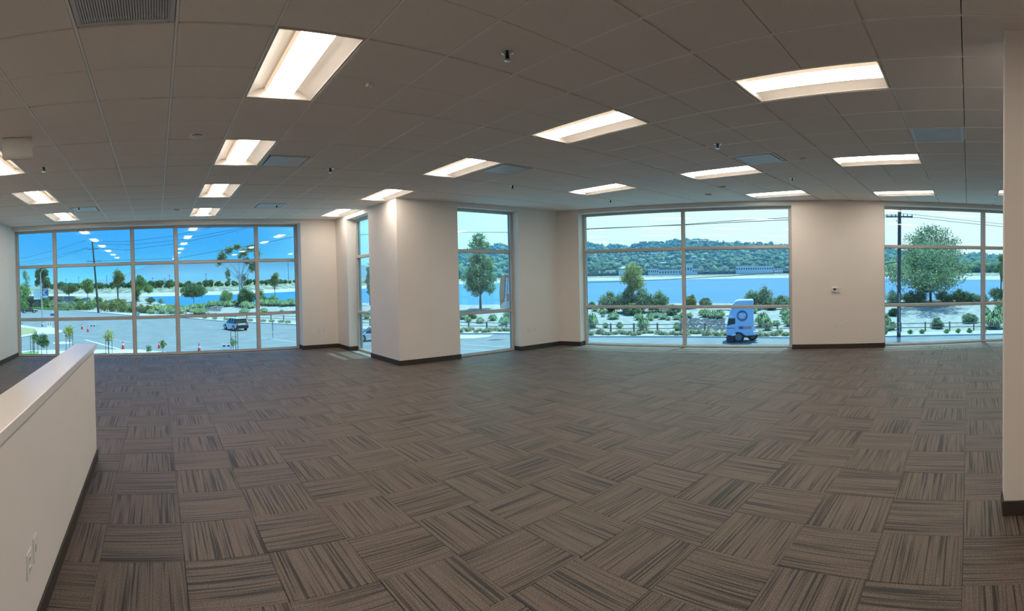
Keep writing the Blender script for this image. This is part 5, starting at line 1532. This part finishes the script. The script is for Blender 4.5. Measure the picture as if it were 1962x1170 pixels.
def tpart(name, pts_, mat_, y0=-.03, y1=.01, par=None):
    q0 = [tp_(*a) for a in pts_]; n_ = len(q0)
    return MB().add([(a, y0, c) for a, c in q0] + [(a, y1, c) for a, c in q0], [tuple(range(n_)), tuple(reversed(range(n_, 2 * n_)))] + [(s_, n_ + s_, n_ + (s_ + 1) % n_, (s_ + 1) % n_) for s_ in range(n_)]).build(name, mat_, par or tk)


tpart('side_window', [(232, 520), (365, 515), (362, 632), (300, 640), (205, 665)], car_glass)
tpart('sun_visor', [(158, 458), (240, 440), (330, 465), (330, 482), (200, 486)], cone_white, -.02, 2.3)
tpart('windscreen', [(186, 660), (214, 560), (226, 520), (232, 520), (212, 600), (196, 665)], car_glass, .1, 2.25)
tpart('door_seam', [(365, 720), (372, 720), (372, 860), (365, 860)], vent_mat, -.012, .0)
tpart('step_box', [(730, 790), (835, 790), (835, 850), (730, 850)], cone_white, -.1, .5)
tpart('grab_rail', [(170, 712), (355, 712), (355, 722), (170, 722)], navy, -.04, .0)
tpart('front_bumper', [(175, 890), (330, 880), (330, 990), (190, 1005)], trim_black, -.05, 2.4)
tpart('headlamp', [(300, 830), (350, 810), (380, 860), (300, 880)], cone_white, -.04, .02)
tpart('chassis_rail', [(300, 880), (790, 880), (790, 910), (300, 915)], trim_black, .2, 2.1)
em_ = MB(); ccx, ccz = tp_(508, 468); R = 112 * k
nseg = 28
ringv = [(ccx + R * math.cos(2 * PI * a / nseg), -.02, ccz + R * math.sin(2 * PI * a / nseg)) for a in range(nseg)] + [(ccx + R * .66 * math.cos(2 * PI * a / nseg), -.02, ccz + R * .66 * math.sin(2 * PI * a / nseg)) for a in range(nseg)]
em_.add(ringv, [(a, (a + 1) % nseg, nseg + (a + 1) % nseg, nseg + a) for a in range(nseg)])
ring_m = noisy('slate_emblem_print', (.10, .15, .24), (.16, .22, .32), 2, .5)
emb = em_.build('round_emblem', ring_m, tk)
dk = MB().add([(ccx + R * .66 * math.cos(2 * PI * a / nseg), -.022, ccz + R * .66 * math.sin(2 * PI * a / nseg)) for a in range(nseg)], [tuple(range(nseg))]).build('emblem_centre', noisy('mauve_print', (.42, .45, .62), (.50, .52, .68), 2, .5), emb)
em2 = MB()
for (u0, u1, v0, v1) in [(440, 575, 425, 445), (470, 590, 455, 468), (430, 540, 480, 492), (470, 570, 502, 512)]:
    a, c = tp_(u0, v0); a2, c2 = tp_(u1, v1); em2.box((a, -.03, c2), (a2, -.024, c))
em2.build('emblem_lines', cone_white, emb)
em3 = MB()
for (u0, u1, v0, v1) in [(450, 540, 378, 396), (470, 550, 535, 550)]:
    a, c = tp_(u0, v0); a2, c2 = tp_(u1, v1); em3.box((a, -.03, c2), (a2, -.024, c))
tag(em3.build('emblem_bars', navy, emb), kind='stuff')
sp_ = tpart('dark_stripe', [(432, 686), (520, 686), (520, 738), (440, 738)], navy, -.02, -.005)
tpart('red_stripe', [(520, 686), (692, 686), (692, 738), (520, 738)], noisy('salmon_print', (.62, .25, .24), (.68, .32, .30), 2, .5), -.02, -.005)
for wx, wy in ((tp_(430, 0)[0], .2), (tp_(430, 0)[0], 2.15)): wheel(tk, wx, wy, .5, .3, vent_dark)
wheel(tk, tp_(720, 0)[0], 1.7, .5, .5, vent_dark)
